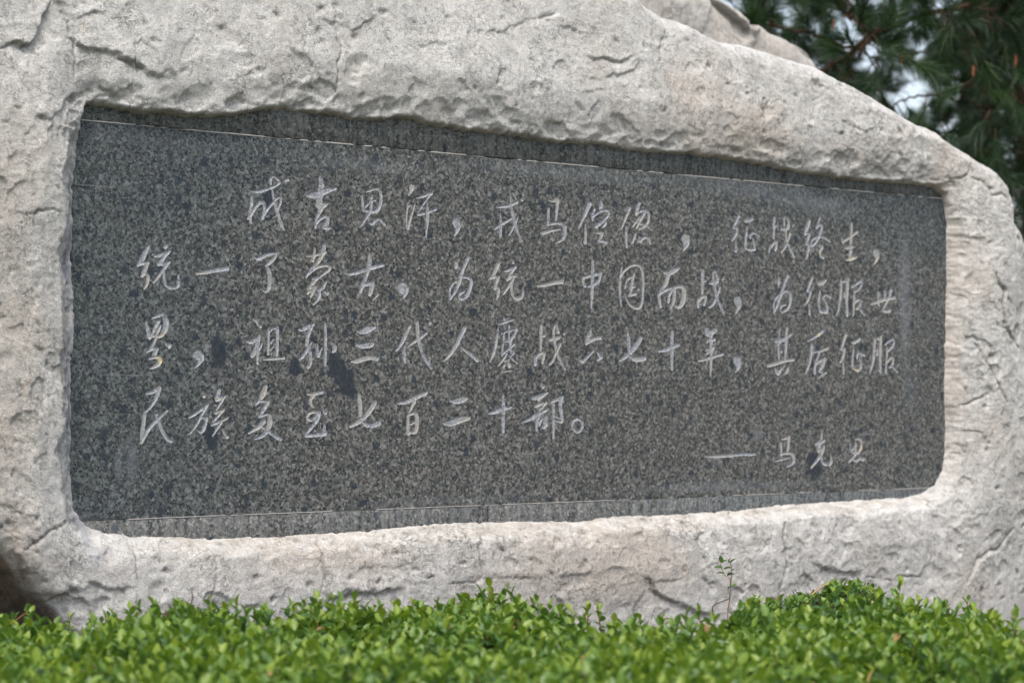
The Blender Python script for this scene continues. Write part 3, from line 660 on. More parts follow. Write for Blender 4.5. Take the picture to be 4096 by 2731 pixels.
def build_plaque():
    root = empty('granite_plaque', ((PX0 + PX1) / 2, 0.02, 0))
    tag(root, 'dark speckled granite plaque with engraved handwritten inscription set into the pale boulder', 'plaque')
    rx, ry = root.location.x, root.location.y
    xs, zs, Fd, own, chars = build_field()
    nx, nz = Fd.shape
    B = 16
    inside = Fd < 0
    # ---- panel: coarse blocks with no stroke, fine cells elsewhere
    verts = []; nv = 0
    quads = []
    c00, c10, c11, c01 = Fd[:-1, :-1], Fd[1:, :-1], Fd[1:, 1:], Fd[:-1, 1:]
    code = (c00 < 0).astype(int) + 2 * (c10 < 0) + 4 * (c11 < 0) + 8 * (c01 < 0)
    bx, bz = (nx - 1) // B, (nz - 1) // B
    blk = (code.reshape(bx, B, bz, B) != 0).any(axis=(1, 3))
    VX = []; VZ = []
    I, J = np.where(~blk)
    q = np.stack([xs[I * B], zs[J * B], xs[(I + 1) * B], zs[J * B], xs[(I + 1) * B], zs[(J + 1) * B], xs[I * B], zs[(J + 1) * B]], 1)
    fine = np.kron(blk, np.ones((B, B), bool))
    I, J = np.where(fine & (code == 0))
    q2 = np.stack([xs[I], zs[J], xs[I + 1], zs[J], xs[I + 1], zs[J + 1], xs[I], zs[J + 1]], 1)
    Q = np.concatenate([q, q2]).reshape(-1, 2)
    pv = np.zeros((len(Q), 3)); pv[:, 0] = Q[:, 0] - rx; pv[:, 2] = Q[:, 1]; pv[:, 1] = 0 - ry
    pq = np.arange(len(Q)).reshape(-1, 4)
    polyV = []; polyF = {3: [], 4: [], 5: []}
    base = len(pv)
    # ---- full interior cells per character
    def depth(f):
        return np.clip(-f * 0.9, 0, 0.0024)
    per = {}
    I, J = np.where(code == 15)
    oc = own[I, J]
    def dn(x, z):
        return perlin(x * 200, z * 200, 9.1) * 0.0016
    XX, ZZ = np.meshgrid(xs, zs, indexing='ij')
    D = depth(Fd)
    inn = Fd < 0
    D[inn] = D[inn] + np.minimum(1, D[inn] / 0.003) * dn(XX[inn], ZZ[inn])
    for c in range(len(chars)):
        per[c] = [[], {3: [], 4: [], 5: []}, 0]
    order = np.argsort(oc, kind='stable')
    I, J, oc = I[order], J[order], oc[order]
    bounds = np.searchsorted(oc, np.arange(len(chars) + 1))
    # ---- mixed cells
    mi, mj = np.where((code != 0) & (code != 15))
    mixed = {c: ([], {3: [], 4: [], 5: []}) for c in range(len(chars))}
    for i, j in zip(mi.tolist(), mj.tolist()):
        P = ((xs[i], zs[j], Fd[i, j], D[i, j]), (xs[i + 1], zs[j], Fd[i + 1, j], D[i + 1, j]),
             (xs[i + 1], zs[j + 1], Fd[i + 1, j + 1], D[i + 1, j + 1]), (xs[i], zs[j + 1], Fd[i, j + 1], D[i, j + 1]))
        pin = []; pout = []; c = -1
        for k in range(4):
            a = P[k]; b = P[(k + 1) % 4]
            if a[2] < 0:
                pin.append((a[0], a[1], a[3]))
            else:
                pout.append((a[0], a[1]))
            if (a[2] < 0) != (b[2] < 0):
                t = a[2] / (a[2] - b[2])
                x = a[0] + t * (b[0] - a[0]); z = a[1] + t * (b[1] - a[1])
                pin.append((x, z, 0.0)); pout.append((x, z))
        for (ii, jj) in ((i, j), (i + 1, j), (i + 1, j + 1), (i, j + 1)):
            if Fd[ii, jj] < 0: c = own[ii, jj]
        if 3 <= len(pout) <= 5:
            polyF[len(pout)].append(tuple(range(base, base + len(pout))))
            for (x, z) in pout: polyV.append((x - rx, -ry, z))
            base += len(pout)
        if 3 <= len(pin) <= 5 and c >= 0:
            V, FF = mixed[c]
            FF[len(pin)].append(tuple(range(len(V), len(V) + len(pin))))
            V.extend(pin)
    faces = [np.concatenate([pq, np.array(polyF[4]).reshape(-1, 4)]).astype(int)]
    for k in (3, 5):
        if polyF[k]: faces.append(np.array(polyF[k]))
    allv = np.concatenate([pv, np.array(polyV)]) if polyV else pv
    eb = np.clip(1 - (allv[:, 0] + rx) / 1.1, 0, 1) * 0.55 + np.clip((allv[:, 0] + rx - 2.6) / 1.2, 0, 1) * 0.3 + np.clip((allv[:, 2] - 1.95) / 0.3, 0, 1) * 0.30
    # rim and back of the slab
    b0 = len(allv)
    X0, X1, A, Bz, TH = PX0 - rx, PX1 - rx, ZB, zs[-1], 0.035
    box = [(X0, -ry, A), (X1, -ry, A), (X1, -ry, Bz), (X0, -ry, Bz), (X0, TH - ry, A), (X1, TH - ry, A), (X1, TH - ry, Bz), (X0, TH - ry, Bz)]
    allv = np.concatenate([allv, np.array(box)])
    eb = np.concatenate([eb, np.zeros(8)])
    faces[0] = np.concatenate([faces[0], np.array([(0, 4, 5, 1), (1, 5, 6, 2), (2, 6, 7, 3), (3, 7, 4, 0), (4, 7, 6, 5)]) + b0])
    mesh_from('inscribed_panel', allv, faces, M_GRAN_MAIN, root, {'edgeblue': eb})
    # ---- the carved characters
    for c, (nm, cu) in enumerate(chars):
        a, b = bounds[c], bounds[c + 1]
        i, j = I[a:b], J[a:b]
        vv = np.stack([np.stack([xs[i + di], D[i + di, j + dj], zs[j + dj]], 1) for di, dj in ((0, 0), (1, 0), (1, 1), (0, 1))], 1).reshape(-1, 3)
        nq = np.arange(len(vv)).reshape(-1, 4)
        V, FF = mixed[c]
        mv = np.array([(x, d, z) for (x, z, d) in V]).reshape(-1, 3)
        off = len(vv)
        fl = [np.concatenate([nq, np.array(FF[4]).reshape(-1, 4).astype(int) + off]).astype(int)]
        for k in (3, 5):
            if FF[k]: fl.append(np.array(FF[k]) + off)
        vv = np.concatenate([vv, mv])
        # merge doubles by rounding for smooth shading
        key = np.round(vv * 20000).astype(np.int64)
        _, first, inv = np.unique(key, axis=0, return_index=True, return_inverse=True)
        inv = inv.ravel()
        vv = vv[first]
        fl = [inv[f] for f in fl]
        name = {'comma': 'carved_comma', 'stop': 'carved_full_stop', 'dash': 'carved_dash'}.get(nm, 'carved_character')
        vv = vv - np.array([rx, ry, 0])
        yel = 1.0 if (np.mean([p[0] for p in cu]) < 900 or (np.mean([p[0] for p in cu]) > 3250)) else 0.12
        o = mesh_from(name, vv, fl, M_CARVE, root, {'yellow': np.full(len(vv), yel)}, smooth=True)
        if nm in HANZI: 
            ch = HANZI[nm]
            U = np.mean([p[0] for p in cu]); Vv = np.mean([p[1] for p in cu])
            if nm == 'zhong' and Vv < 950: ch = '终'
            elif nm == 'zhong': ch = '中'
            if nm == 'shi' and (U < 3300): ch = '十'
            if nm == 'er' and Vv > 1500: ch = '二'
            if nm == 'qi' and U > 3000: ch = '其'
            if nm == 'zu': ch = '族' if Vv > 1500 else '祖'
            o['label'] = 'carved handwritten character ' + ch
    # ---- the narrow border strips above and below, with their open joints
    def strip(x0, x1, z0, z1, edge):
        x0 += 0.0012; x1 -= 0.0012
        n = max(2, int((x1 - x0) / 0.25))
        v = []; f = []
        c = 0.0012
        prof = [(z0, 0.033), (z0, c), (z0 + c, 0), (z1 - c, 0), (z1, c), (z1, 0.033)]
        X = [x0, x0 + c] + list(np.linspace(x0, x1, n)[1:-1]) + [x1 - c, x1]
        for k, x in enumerate(X):
            for (z, y) in prof:
                v.append((x - rx, (max(y, c) if k in (0, len(X) - 1) else y) - ry, z))
        m = len(prof)
        for k in range(len(X) - 1):
            for p in range(m - 1):
                f.append((k * m + p, (k + 1) * m + p, (k + 1) * m + p + 1, k * m + p + 1))
            f.append((k * m + m - 1, (k + 1) * m + m - 1, (k + 1) * m, k * m))
        e = len(X) - 1
        v = np.array(v)
        q = np.array(f)
        ends = np.array([[e * m + p for p in range(m)], [p for p in range(m - 1, -1, -1)]])
        eb = np.full(len(v), edge) + np.clip((v[:, 0] + rx - 1.5) / 2, 0, 1) * 0.4
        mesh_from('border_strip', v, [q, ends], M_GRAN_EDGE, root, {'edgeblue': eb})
    g = 0.0022
    jx = float(onplane(1953, 2050)[0]); jx2 = float(onplane(3372, 1975)[0])
    strip(PX0, PX1, ZT + g * 0.5, ZT + 0.17, 0.3)
    strip(PX0, jx, ZB - 0.13, ZB - g, 0.0)
    strip(jx, jx2, ZB - 0.13, ZB - g, 0.1)
    strip(jx2, PX1, ZB - 0.13, ZB - g, 0.35)
    # mortar squeezed out of the joints
    for (za, zb, xa, xb) in ((ZT - 0.0032, ZT + 0.0014, PX0, PX1), (ZB - 0.0028, ZB + 0.0006, PX0, PX1)):
        n = 900
        X = np.linspace(xa, xb, n)
        lo = za + perlin(X * 40, 0 * X + za) * 0.0011
        hi = zb + perlin(X * 47, 0 * X + 5 + za) * 0.0011
        yy = -0.0009 + np.maximum(0, perlin(X * 5, 0 * X + 2.2 + za) + perlin(X * 31, 0 * X + 7.2 + za) * .6 - 0.02) * 0.03
        v = np.concatenate([np.stack([X - rx, np.full(n, 0.012) - ry, lo], 1), np.stack([X - rx, yy - ry, lo + 0.0006], 1),
                            np.stack([X - rx, yy - ry, hi - 0.0006], 1), np.stack([X - rx, np.full(n, 0.012) - ry, hi], 1)])
        k = np.arange(n - 1)
        f = np.concatenate([np.stack([k + r * n, k + 1 + r * n, k + 1 + (r + 1) * n, k + (r + 1) * n], 1) for r in range(3)])
        mesh_from('mortar_joint', v, [f], M_GROUT, root)
    return root
# ------------------------------------------------------------------ the inscribed boulder
OV = 4096 / 2352.0
OPEN_PX = [(180, 242), (195, 238), (230, 245), (300, 255), (400, 265), (450, 268), (520, 265), (560, 258), (600, 252), (650, 252), (700, 257), (760, 262),
  (800, 272), (840, 277), (880, 276), (905, 272), (930, 274), (950, 279), (1000, 290), (1060, 298), (1110, 303), (1180, 312), (1250, 325), (1300, 328), (1380, 332),
  (1440, 345), (1500, 350), (1560, 352), (1640, 362), (1700, 372), (1760, 380), (1830, 396), (1900, 405), (1960, 412), (2030, 418), (2100, 424), (2140, 428), (2165, 450),
  (2174, 500), (2175, 600), (2172, 700), (2170, 800), (2168, 900), (2170, 980), (2168, 1040), (2162, 1082), (2145, 1112), (2115, 1132), (2080, 1142),
  (2040, 1143), (1960, 1148), (1860, 1155), (1800, 1158), (1760, 1162), (1700, 1170), (1600, 1177), (1500, 1182), (1400, 1185), (1350, 1195), (1300, 1196), (1250, 1197),
  (1190, 1195), (1150, 1197), (1080, 1199), (1020, 1201), (960, 1206), (880, 1213), (820, 1219), (760, 1222), (700, 1226), (640, 1230), (560, 1233), (480, 1236), (400, 1233), (300, 1229),
  (240, 1222), (210, 1212), (188, 1195), (172, 1172), (165, 1120), (163, 1050), (165, 950), (162, 850), (168, 800), (172, 700), (166, 650), (163, 600), (166, 500), (168, 400), (174, 350), (178, 300), (176, 262)]
LEDGES = [  # height, reach, raised side first when walking the line with it on the left hand; points in picture pixels
 (.034, .07, [(0,196),(48,161),(77,172),(113,175),(143,155),(178,71),(202,24),(226,-20)], 'U'),
 (.022, .05, [(262,107),(309,149),(357,178),(416,190),(476,196),(506,220),(547,238),(595,262),(631,286),(672,292),(726,298)], 'U'),
 (.020, .045, [(387,312),(440,345),(476,357),(518,375),(553,396),(595,408),(643,405),(678,408)], 'U'),
 (.010, .03, [(321,60),(360,48),(381,42),(452,36)], 'U'),
 (.014, .04, [(1300,60),(1336,65),(1371,77),(1419,98),(1443,107),(1479,89),(1520,65),(1538,42)], 'U'),
 (.010, .03, [(1960,119),(2014,107),(2050,119),(2086,89),(2133,77),(2187,54)], 'U'),
 (.012, .03, [(2193,77),(2229,60),(2276,45),(2312,60),(2348,71),(2359,89)], 'D'),
 (.014, .035, [(2371,208),(2401,226),(2443,220),(2484,232),(2520,244),(2550,220),(2580,208)], 'U'),
 (.014, .03, [(2431,298),(2526,286),(2574,268),(2597,238),(2591,196)], 'U'),
 (.008, .03, [(2353,351),(2401,357),(2449,351),(2484,345)], 'U'),
 (.010, .03, [(1395,470),(1500,465),(1620,478),(1700,500),(1760,500)], 'U'),
 (.010, .025, [(2180,515),(2250,528),(2330,520)], 'U'),
 (.012, .03, [(2850,560),(2890,580),(2960,575),(3030,600)], 'U'),
 (.012, .03, [(3040,600),(3100,612),(3180,640),(3240,640)], 'U'),
 (.012, .03, [(3300,650),(3360,645),(3420,670),(3500,690),(3560,672)], 'U'),
 (.014, .03, [(3590,690),(3640,712),(3700,715),(3732,725),(3783,738),(3827,757),(3853,782)], 'U'),
 (.012, .04, [(3570,560),(3590,600),(3560,650)], 'U'),
 (.010, .04, [(3400,480),(3480,520),(3540,500)], 'U'),
 (.014, .04, [(3250,500),(3290,470),(3320,400)], 'R'),
 (.014, .03, [(3874,935),(3900,945),(3946,955)], 'U'),
 (.012, .05, [(3870,1328),(3900,1343),(3941,1358),(3990,1400)], 'U'),
 (.012, .04, [(3972,1093),(3987,1134),(4012,1159),(4007,1231),(4018,1307),(4048,1333),(4096,1389)], 'R'),
 (.016, .05, [(3266,2247),(3307,2268),(3358,2286),(3408,2288),(3470,2280)], 'U'),
 (.014, .05, [(4096,2110),(4019,2197),(3983,2202),(3932,2237),(3912,2288),(3892,2329),(3876,2364)], 'R'),
 (.022, .07, [(2587,2304),(2623,2318),(2632,2336),(2650,2362),(2677,2385),(2704,2398),(2739,2412),(2771,2421),(2802,2438),(2900,2470)], 'U'),
 (.008, .02, [(2619,2329),(2757,2311)], 'U'),
 (.010, .025, [(2770,2086),(2784,2112),(2779,2153),(2784,2193),(2762,2197)], 'R'),
 (.020, .05, [(1290,2416),(1322,2400),(1375,2386),(1413,2378),(1466,2368),(1545,2362),(1625,2352),(1652,2352)], 'U'),
 (.008, .025, [(1429,2293),(1487,2269),(1572,2264),(1657,2251),(1678,2248)], 'U'),
 (.009, .022, [(1730,2308),(1765,2308)], 'U'),
 (.010, .05, [(2236,2304),(2316,2293),(2400,2280)], 'U'),
 (.010, .06, [(2200,2400),(2247,2373),(2305,2346),(2396,2341)], 'D'),
 (.032, .09, [(32,2022),(53,2155),(69,2230),(106,2299),(138,2341),(170,2378),(207,2400),(239,2384),(276,2368),(330,2352)], 'R'),
 (.016, .04, [(69,2059),(101,2081),(112,2139),(128,2182),(154,2219)], 'R'),
 (.014, .06, [(330,2320),(404,2330),(452,2354),(494,2352),(560,2345)], 'U'),
 (.012, .06, [(100,1280),(130,1240),(135,1180),(160,1100)], 'R'),
 (.012, .06, [(30,1500),(70,1560),(90,1700),(130,1800)], 'R'),
 (.012, .05, [(120,430),(150,480),(190,470),(250,420)], 'U'),
 (.010, .04, [(1700,180),(1760,160),(1830,165)], 'U'),
 (.010, .03, [(1850,240),(1900,225),(1960,150)], 'D'),
 (.010, .04, [(2700,60),(2720,110),(2690,160),(2670,200)], 'L'),
 (.010, .03, [(3050,2180),(3000,2230),(3010,2330)], 'R'),
 (.012, .03, [(3790,2100),(3850,2090),(3900,2140)], 'D'),
]
CRACKS = [  # depth, half width, points
 (.014, .0030, [(1371,0),(1377,36),(1374,77),(1389,119),(1392,179),(1383,238),(1383,333),(1389,417),(1389,464)]),
 (.012, .0040, [(3732,520),(3732,553),(3732,636),(3726,719)]),
 (.016, .0050, [(3910,649),(3904,693),(3878,712),(3821,706)]),
 (.016, .0060, [(3916,706),(3955,731),(3974,782),(3974,827)]), (.016, .006, [(3974,782),(4012,773),(4037,789)]),
 (.022, .0060, [(3972,1093),(3987,1134),(4012,1159),(4007,1231),(4018,1307),(4048,1333),(4096,1389)]),
 (.018, .0060, [(3921,1379),(3951,1440),(3982,1491),(4002,1538),(4038,1609)]),
 (.014, .0050, [(3788,1655),(3813,1637),(3870,1625),(3921,1599),(3972,1568)]),
 (.014, .0060, [(3860,1500),(3890,1580)]), (.010, .005, [(3834,1722),(3930,1726),(3971,1777)]),
 (.012, .0080, [(3159,2100),(3149,2146),(3157,2202),(3167,2268),(3149,2324),(3134,2400)]),
 (.016, .0070, [(4096,2110),(4019,2197),(3983,2202),(3932,2237),(3912,2288),(3892,2329)]),
 (.006, .0030, [(1955,2315),(2029,2308),(2183,2315)]), (.010, .004, [(1730,2308),(1765,2306)]),
 (.010, .0030, [(1971,2102),(1939,2155),(1933,2198),(1949,2251),(1952,2304),(1928,2325),(1827,2333)]),
 (.010, .0030, [(850,2150),(861,2187),(872,2219),(880,2315),(872,2362),(845,2405),(826,2458)]),
 (.009, .0028, [(1311,2160),(1317,2219),(1322,2272),(1314,2325),(1296,2378),(1285,2431)]),
 (.012, .0035, [(74,2198),(133,2160),(186,2123),(229,2107),(276,2081)]),
 (.010, .0035, [(0,851),(89,860),(167,839),(238,845)]),
 (.012, .0035, [(280,60),(300,120),(315,170),(320,240),(312,310)]),
 (.020, .0060, [(498,225),(530,240),(555,250),(600,268)]), (.020, .006, [(435,343),(470,358),(515,378),(560,400)]),
 (.016, .0050, [(0,196),(48,161),(77,172),(113,175),(143,155)]),
 (.006, .0035, [(2587,2304),(2623,2318),(2632,2336),(2650,2362),(2677,2385),(2704,2398),(2739,2412),(2771,2421),(2802,2438)]),
 (.006, .0035, [(1310,2405),(1375,2388),(1413,2380)]), (.012, .004, [(2200,60),(2229,55),(2276,42)]), (.012, .004, [(2440,222),(2500,240),(2530,243)]),
 (.010, .0040, [(3780,1140),(3786,1260),(3779,1400)]), (.010, .004, [(3660,2120),(3680,2160)]), (.010, .004, [(2770,2086),(2784,2112)]),
 (.006, .0035, [(3266,2247),(3307,2268),(3358,2286),(3408,2288)]), (.012, .004, [(3590,690),(3640,712),(3700,715)]),
 (.010, .0030, [(3480,2308),(3530,2308),(3585,2322)]), (.010, .0035, [(3600,2303),(3700,2306)]),
]
PITS = [(3312, 325, .026, .018), (3325, 340, .018, .014), (3096, 439, .024, .05), (2843, 390, .01, .02), (1960, 119, .010, .012), (1910, 127, .010, .010), (2170, 345, .01, .012), (2596, 345, .012, .010),
        (1490, 460, .008, .012), (3410, 640, .012, .02), (1571, 40, .018, .012), (1320, 25, .014, .012), (2060, 60, .01, .012), (1836, 58, .012, .012),
        (1690, 2276, .016, .010), (1612, 2215, .012, .008), (1625, 2215, .01, .008), (1878, 2252, .016, .012), (1430, 2314, .012, .012), (1540, 2330, .012, .014), (1260, 2335, .014, .014),
        (678, 2285, .012, .012), (690, 2290, .012, .012), (724, 2250, .01, .008), (830, 2190, .014, .014), (1040, 2310, .014, .014), (1110, 2394, .014, .014), (1043, 2425, .012, .012),
        (2360, 2245, .012, .012), (2070, 2265, .010, .016), (1995, 2216, .01, .01), (3250, 2150, .012, .016), (3610, 2100, .014, .02), (3850, 2200, .02, .03), (3790, 1960, .014, .02), (3845, 860, .016, .02),
        (3550, 520, .014, .016), (2880, 255, .012, .014), (2620, 175, .010, .014), (3700, 523, .014, .02), (3630, 450, .012, .02), (2950, 330, .01, .01), (3180, 408, .010, .012)]

def pl(x, P):
    P = np.array(sorted(P)); return np.interp(x, P[:, 0], P[:, 1])

def seg_dist(X, Z, pts, reach):
    """unsigned distance, sign (left of direction), along parameter 0..1"""
    n = len(pts) - 1
    best = np.full(X.shape, 9.0); sgn = np.zeros(X.shape); par = np.zeros(X.shape)
    L = [0]
    for a, b in zip(pts[:-1], pts[1:]):
        L.append(L[-1] + math.hypot(b[0] - a[0], b[1] - a[1]))
    for k in range(n):
        a, b = pts[k], pts[k + 1]
        dx, dz = b[0] - a[0], b[1] - a[1]
        L2 = dx * dx + dz * dz + 1e-12
        t = np.clip(((X - a[0]) * dx + (Z - a[1]) * dz) / L2, 0, 1)
        ex, ez = X - a[0] - t * dx, Z - a[1] - t * dz
        d = np.sqrt(ex * ex + ez * ez)
        s = np.sign(dx * (Z - a[1]) - dz * (X - a[0]))
        mk = d < best
        best[mk] = d[mk]; sgn[mk] = s[mk]; par[mk] = ((L[k] + t[mk] * (L[k + 1] - L[k])) / L[-1])
    return best, sgn, par

YF = -0.085
def build_boulder():
    # outline of the stone
    top_px = [(-900, 900), (-600, 100), (-300, -120), (400, -330), (900, -290), (1300, -140), (1505, -22), (1530, 8), (1560, 24), (1600, 38), (1640, 55), (1665, 70), (1690, 86), (1715, 91), (1740, 93),
              (1770, 101), (1800, 111), (1830, 120), (1860, 129), (1900, 143), (1950, 167), (2000, 197), (2050, 227), (2100, 257), (2130, 277), (2155, 287), (2180, 301), (2230, 340),
              (2270, 367), (2300, 388), (2322, 412), (2329, 450), (2334, 482), (2342, 500), (2356, 520), (2400, 600), (2480, 800), (2560, 1100), (2620, 1500)]
    T = [tuple(float(q) for q in onplane(u * OV, v * OV, YF + 0.02)) for u, v in top_px]
    bot_px = [(-900, 1400), (-300, 1225), (0, 1292), (40, 1330), (80, 1372), (120, 1412), (150, 1440), (180, 1476), (260, 1560), (420, 1700), (900, 2000)]
    Bt = [tuple(float(q) for q in onplane(u * OV, v * OV, YF)) for u, v in bot_px]
    xa, xb = -1.75, 4.95
    X1 = np.concatenate([np.arange(xa, -0.46, 0.018), np.arange(-0.46, 4.32, 0.0047), np.arange(4.32, xb, 0.02)])
    zt = pl(X1, T); zb = np.maximum(pl(X1, Bt), -0.08)
    zt = zt + perlin(X1 * 9, 0 * X1 + 4.4) * 0.012 + perlin(X1 * 31, 0 * X1 + 1.4) * 0.005 + perlin(X1 * 90, 0 * X1 + 1.4) * 0.002
    zb = np.where(zb > 0, zb + perlin(X1 * 12, 0 * X1 + 8.4) * 0.012, zb)
    zt = np.maximum(zt, zb + 0.3)
    nr = 500
    # rows: fewer below what the hedge hides
    t1 = np.linspace(0, 1, nr)
    lo = 0.74
    Zg = np.empty((len(X1), nr))
    nlow = 30
    for k in range(len(X1)):
        a = zb[k]
        if a < lo - 0.05:
            Zg[k, :nlow] = np.linspace(a, lo, nlow, endpoint=False)
            Zg[k, nlow:] = lo + (zt[k] - lo) * np.linspace(0, 1, nr - nlow) if zt[k] > lo + .1 else np.linspace(lo, lo + .1, nr - nlow)
        else:
            Zg[k] = a + (zt[k] - a) * t1
    Xg = np.repeat(X1[:, None], nr, 1)
    # distances to the plaque opening
    poly = [tuple(float(q) for q in onplane(u * OV, v * OV, 0.0)) for u, v in OPEN_PX]
    box = (Xg > -0.35) & (Xg < 4.1) & (Zg > 0.8) & (Zg < 2.65)
    S = np.full(Xg.shape, 1.0)
    xs_, zs_ = Xg[box], Zg[box]
    d, _, _ = seg_dist(xs_, zs_, poly + [poly[0]], 1)
    ins = np.zeros(xs_.shape, bool)
    for (ax, az), (bx, bz) in zip(poly, poly[1:] + poly[:1]):
        c = ((az > zs_) != (bz > zs_)) & (xs_ < (bx - ax) * (zs_ - az) / (bz - az + 1e-12) + ax)
        ins ^= c
    S[box] = np.where(ins, -d, d)
    kS = np.where((Xg > 0.05) & (Zg > 1.6), 1.9, 1.0)
    S = S + perlin(Xg * 18, Zg * 22, 1.0) * 0.005 * kS + perlin(Xg * 60, Zg * 70, 2.0) * 0.0035 * kS
    zc_b = ZB - 0.06; 
    isbot = (Zg < ZB + 0.08) & (Xg > -0.02) & (Xg < 3.72)
    mid = 0.5 * (ZT + ZB)
    # base relief
    Y0 = YF + 0.02 * fbm(Xg, Zg, 0, 1.3, 2) * 1.6
    Y0 += np.clip(Zg - 2.25, 0, 1) * 0.13
    Y0 += np.clip(1.12 - Zg, 0, 1) * 0.10
    Y0 += np.where(Xg < 0.02, -np.clip(0.02 - Xg, 0, .8) * 0.10, 0)
    Y0 += np.clip(Xg - 3.95, 0, 1.5) ** 1.5 * 0.35
    R1 = fbm(Xg, Zg, 2.0, 4.5, 3)
    ridg = 1 - np.abs(fbm(Xg + 0.03 * R1, Zg, 5.0, 9.0, 3)) * 2
    rough = 0.4 + 0.6 * np.clip((Xg - 1.9) / 1.4, 0, 1) * np.clip((Zg - 1.1) / 0.4, 0.1, 1)
    Y0 -= (0.007 * R1 + 0.0030 * ridg * rough)
    chip = np.abs(fbm(Xg * 1.0 + 0.05 * R1, Zg * 1.5, 7.0, 15.0, 3, 0.6))
    Y0 -= -0.0065 * chip * rough
    # shallow conchoidal scallops near the upper lip and at the right
    facet = fbm(Xg, Zg * 1.3, 11.0, 7.0, 2)
    Y0 -= 0.012 * (np.floor(facet * 4.0 + 0.25 * R1) / 4.0 - facet) * 0.35 * np.clip(0.35 + perlin(Xg * 1.7, Zg * 1.7, 6.6) * 1.8, 0, 1)
    Y0 -= 0.0019 * fbm(Xg, Zg, 3.0, 55.0, 3, 0.75)
    g1 = fbm(Xg + .02 * R1, Zg * 1.4, 13.0, 20.0, 3, 0.6)
    Y0 -= 0.003 * (np.floor(g1 * 3.2) / 3.2 - g1) * np.clip(0.2 + perlin(Xg * 2.6, Zg * 2.6, 1.6) * 2.2, 0, 1) * np.clip(3.4 - Xg, 0.2, 1)
    dirt = np.zeros(Xg.shape)  # painted darkness mask for ledge feet, cracks and pits
    for (h, reach, P, side) in LEDGES:
        pts = [tuple(float(q) for q in onplane(u, v, YF)) for u, v in P]
        px = [p[0] for p in pts]; pz = [p[1] for p in pts]
        R = reach * 3.2
        i0 = np.searchsorted(X1, min(px) - R); i1 = np.searchsorted(X1, max(px) + R)
        if i1 <= i0 + 1: continue
        sub = (slice(i0, i1), slice(None))
        mk = (Zg[sub] > min(pz) - R) & (Zg[sub] < max(pz) + R)
        x, z = Xg[sub][mk], Zg[sub][mk]
        jx = x + perlin(x * 40, z * 40, 4.0) * 0.012 + perlin(x * 110, z * 110, 4.0) * 0.004; jz = z + perlin(x * 40, z * 40, 8.0) * 0.012 + perlin(x * 110, z * 110, 8.0) * 0.004
        d, s, par = seg_dist(jx, jz, pts, R)
        # which sign is the raised side
        mx = (pts[0][0] + pts[-1][0]) / 2; mz = (pts[0][1] + pts[-1][1]) / 2
        dx, dz = pts[-1][0] - pts[0][0], pts[-1][1] - pts[0][1]
        tv = {'U': (0, 1), 'D': (0, -1), 'R': (1, 0), 'L': (-1, 0)}[side]
        sg = np.sign(dx * tv[1] - dz * tv[0]) or 1
        taper = np.clip(np.minimum(par, 1 - par) * 6, 0, 1)
        sd = d * s * sg
        h = h * 0.5
        stepv = np.tanh(sd / 0.0030)
        amp = np.where(sd > 0, 0.55 * np.exp(-np.abs(sd) / (reach * 0.9)), 0.75 * np.exp(-np.abs(sd) / reach))
        Yv = -h * stepv * amp * taper
        tmp = Y0[sub]; tmp[mk] += Yv; Y0[sub] = tmp
        tmp = dirt[sub]; tmp[mk] = np.maximum(tmp[mk], 0.62 * np.exp(-((sd + 0.002) / 0.0035) ** 2) * taper * min(1, h / 0.012) * np.clip(0.5 + perlin(x * 25, z * 25, 3) * 1.6, 0, 1)); dirt[sub] = tmp
    for (h, w, P) in CRACKS:
        pts = [tuple(float(q) for q in onplane(u, v, YF)) for u, v in P]
        px = [p[0] for p in pts]; pz = [p[1] for p in pts]
        R = 0.05
        i0 = np.searchsorted(X1, min(px) - R); i1 = np.searchsorted(X1, max(px) + R)
        if i1 <= i0 + 1: continue
        sub = (slice(i0, i1), slice(None))
        mk = (Zg[sub] > min(pz) - R) & (Zg[sub] < max(pz) + R)
        x, z = Xg[sub][mk], Zg[sub][mk]
        jx = x + perlin(x * 60, z * 60, 4.0) * 0.009 + perlin(x * 22, z * 22, 1.0) * 0.014; jz = z + perlin(x * 60, z * 60, 8.0) * 0.009
        d, s, par = seg_dist(jx, jz, pts, R)
        ww = w * 0.8 * (0.65 + 0.5 * np.clip(np.minimum(par, 1 - par) * 5, 0, 1))
        g = np.exp(-(d / ww) ** 2)
        tmp = Y0[sub]; tmp[mk] += 0.6 * h * g; Y0[sub] = tmp
        tmp = dirt[sub]; tmp[mk] = np.maximum(tmp[mk], g * 0.75 * np.clip(0.75 + perlin(x * 14, z * 14, 2.0) * 1.4, 0.1, 1)); dirt[sub] = tmp
    for (u, v, rx, rz) in PITS:
        cx, cz = (float(q) for q in onplane(u, v, YF))
        i0 = np.searchsorted(X1, cx - 0.12); i1 = np.searchsorted(X1, cx + 0.12)
        sub = (slice(i0, i1), slice(None))
        x, z = Xg[sub], Zg[sub]
        e = np.sqrt(((x - cx) / rx) ** 2 + ((z - cz) / (rz * .8)) ** 2) + perlin(x * 70, z * 70, 1.5) * 0.8
        k = np.clip(1.25 - e, 0, 1); k = k * k * (3 - 2 * k)
        Y0[sub] = Y0[sub] + k * min(rx, rz) * 0.6
        dirt[sub] = np.maximum(dirt[sub], np.clip(k * (0.25 + perlin(x * 90, z * 90, 5.5) * 1.6), 0, 1) * 0.8)
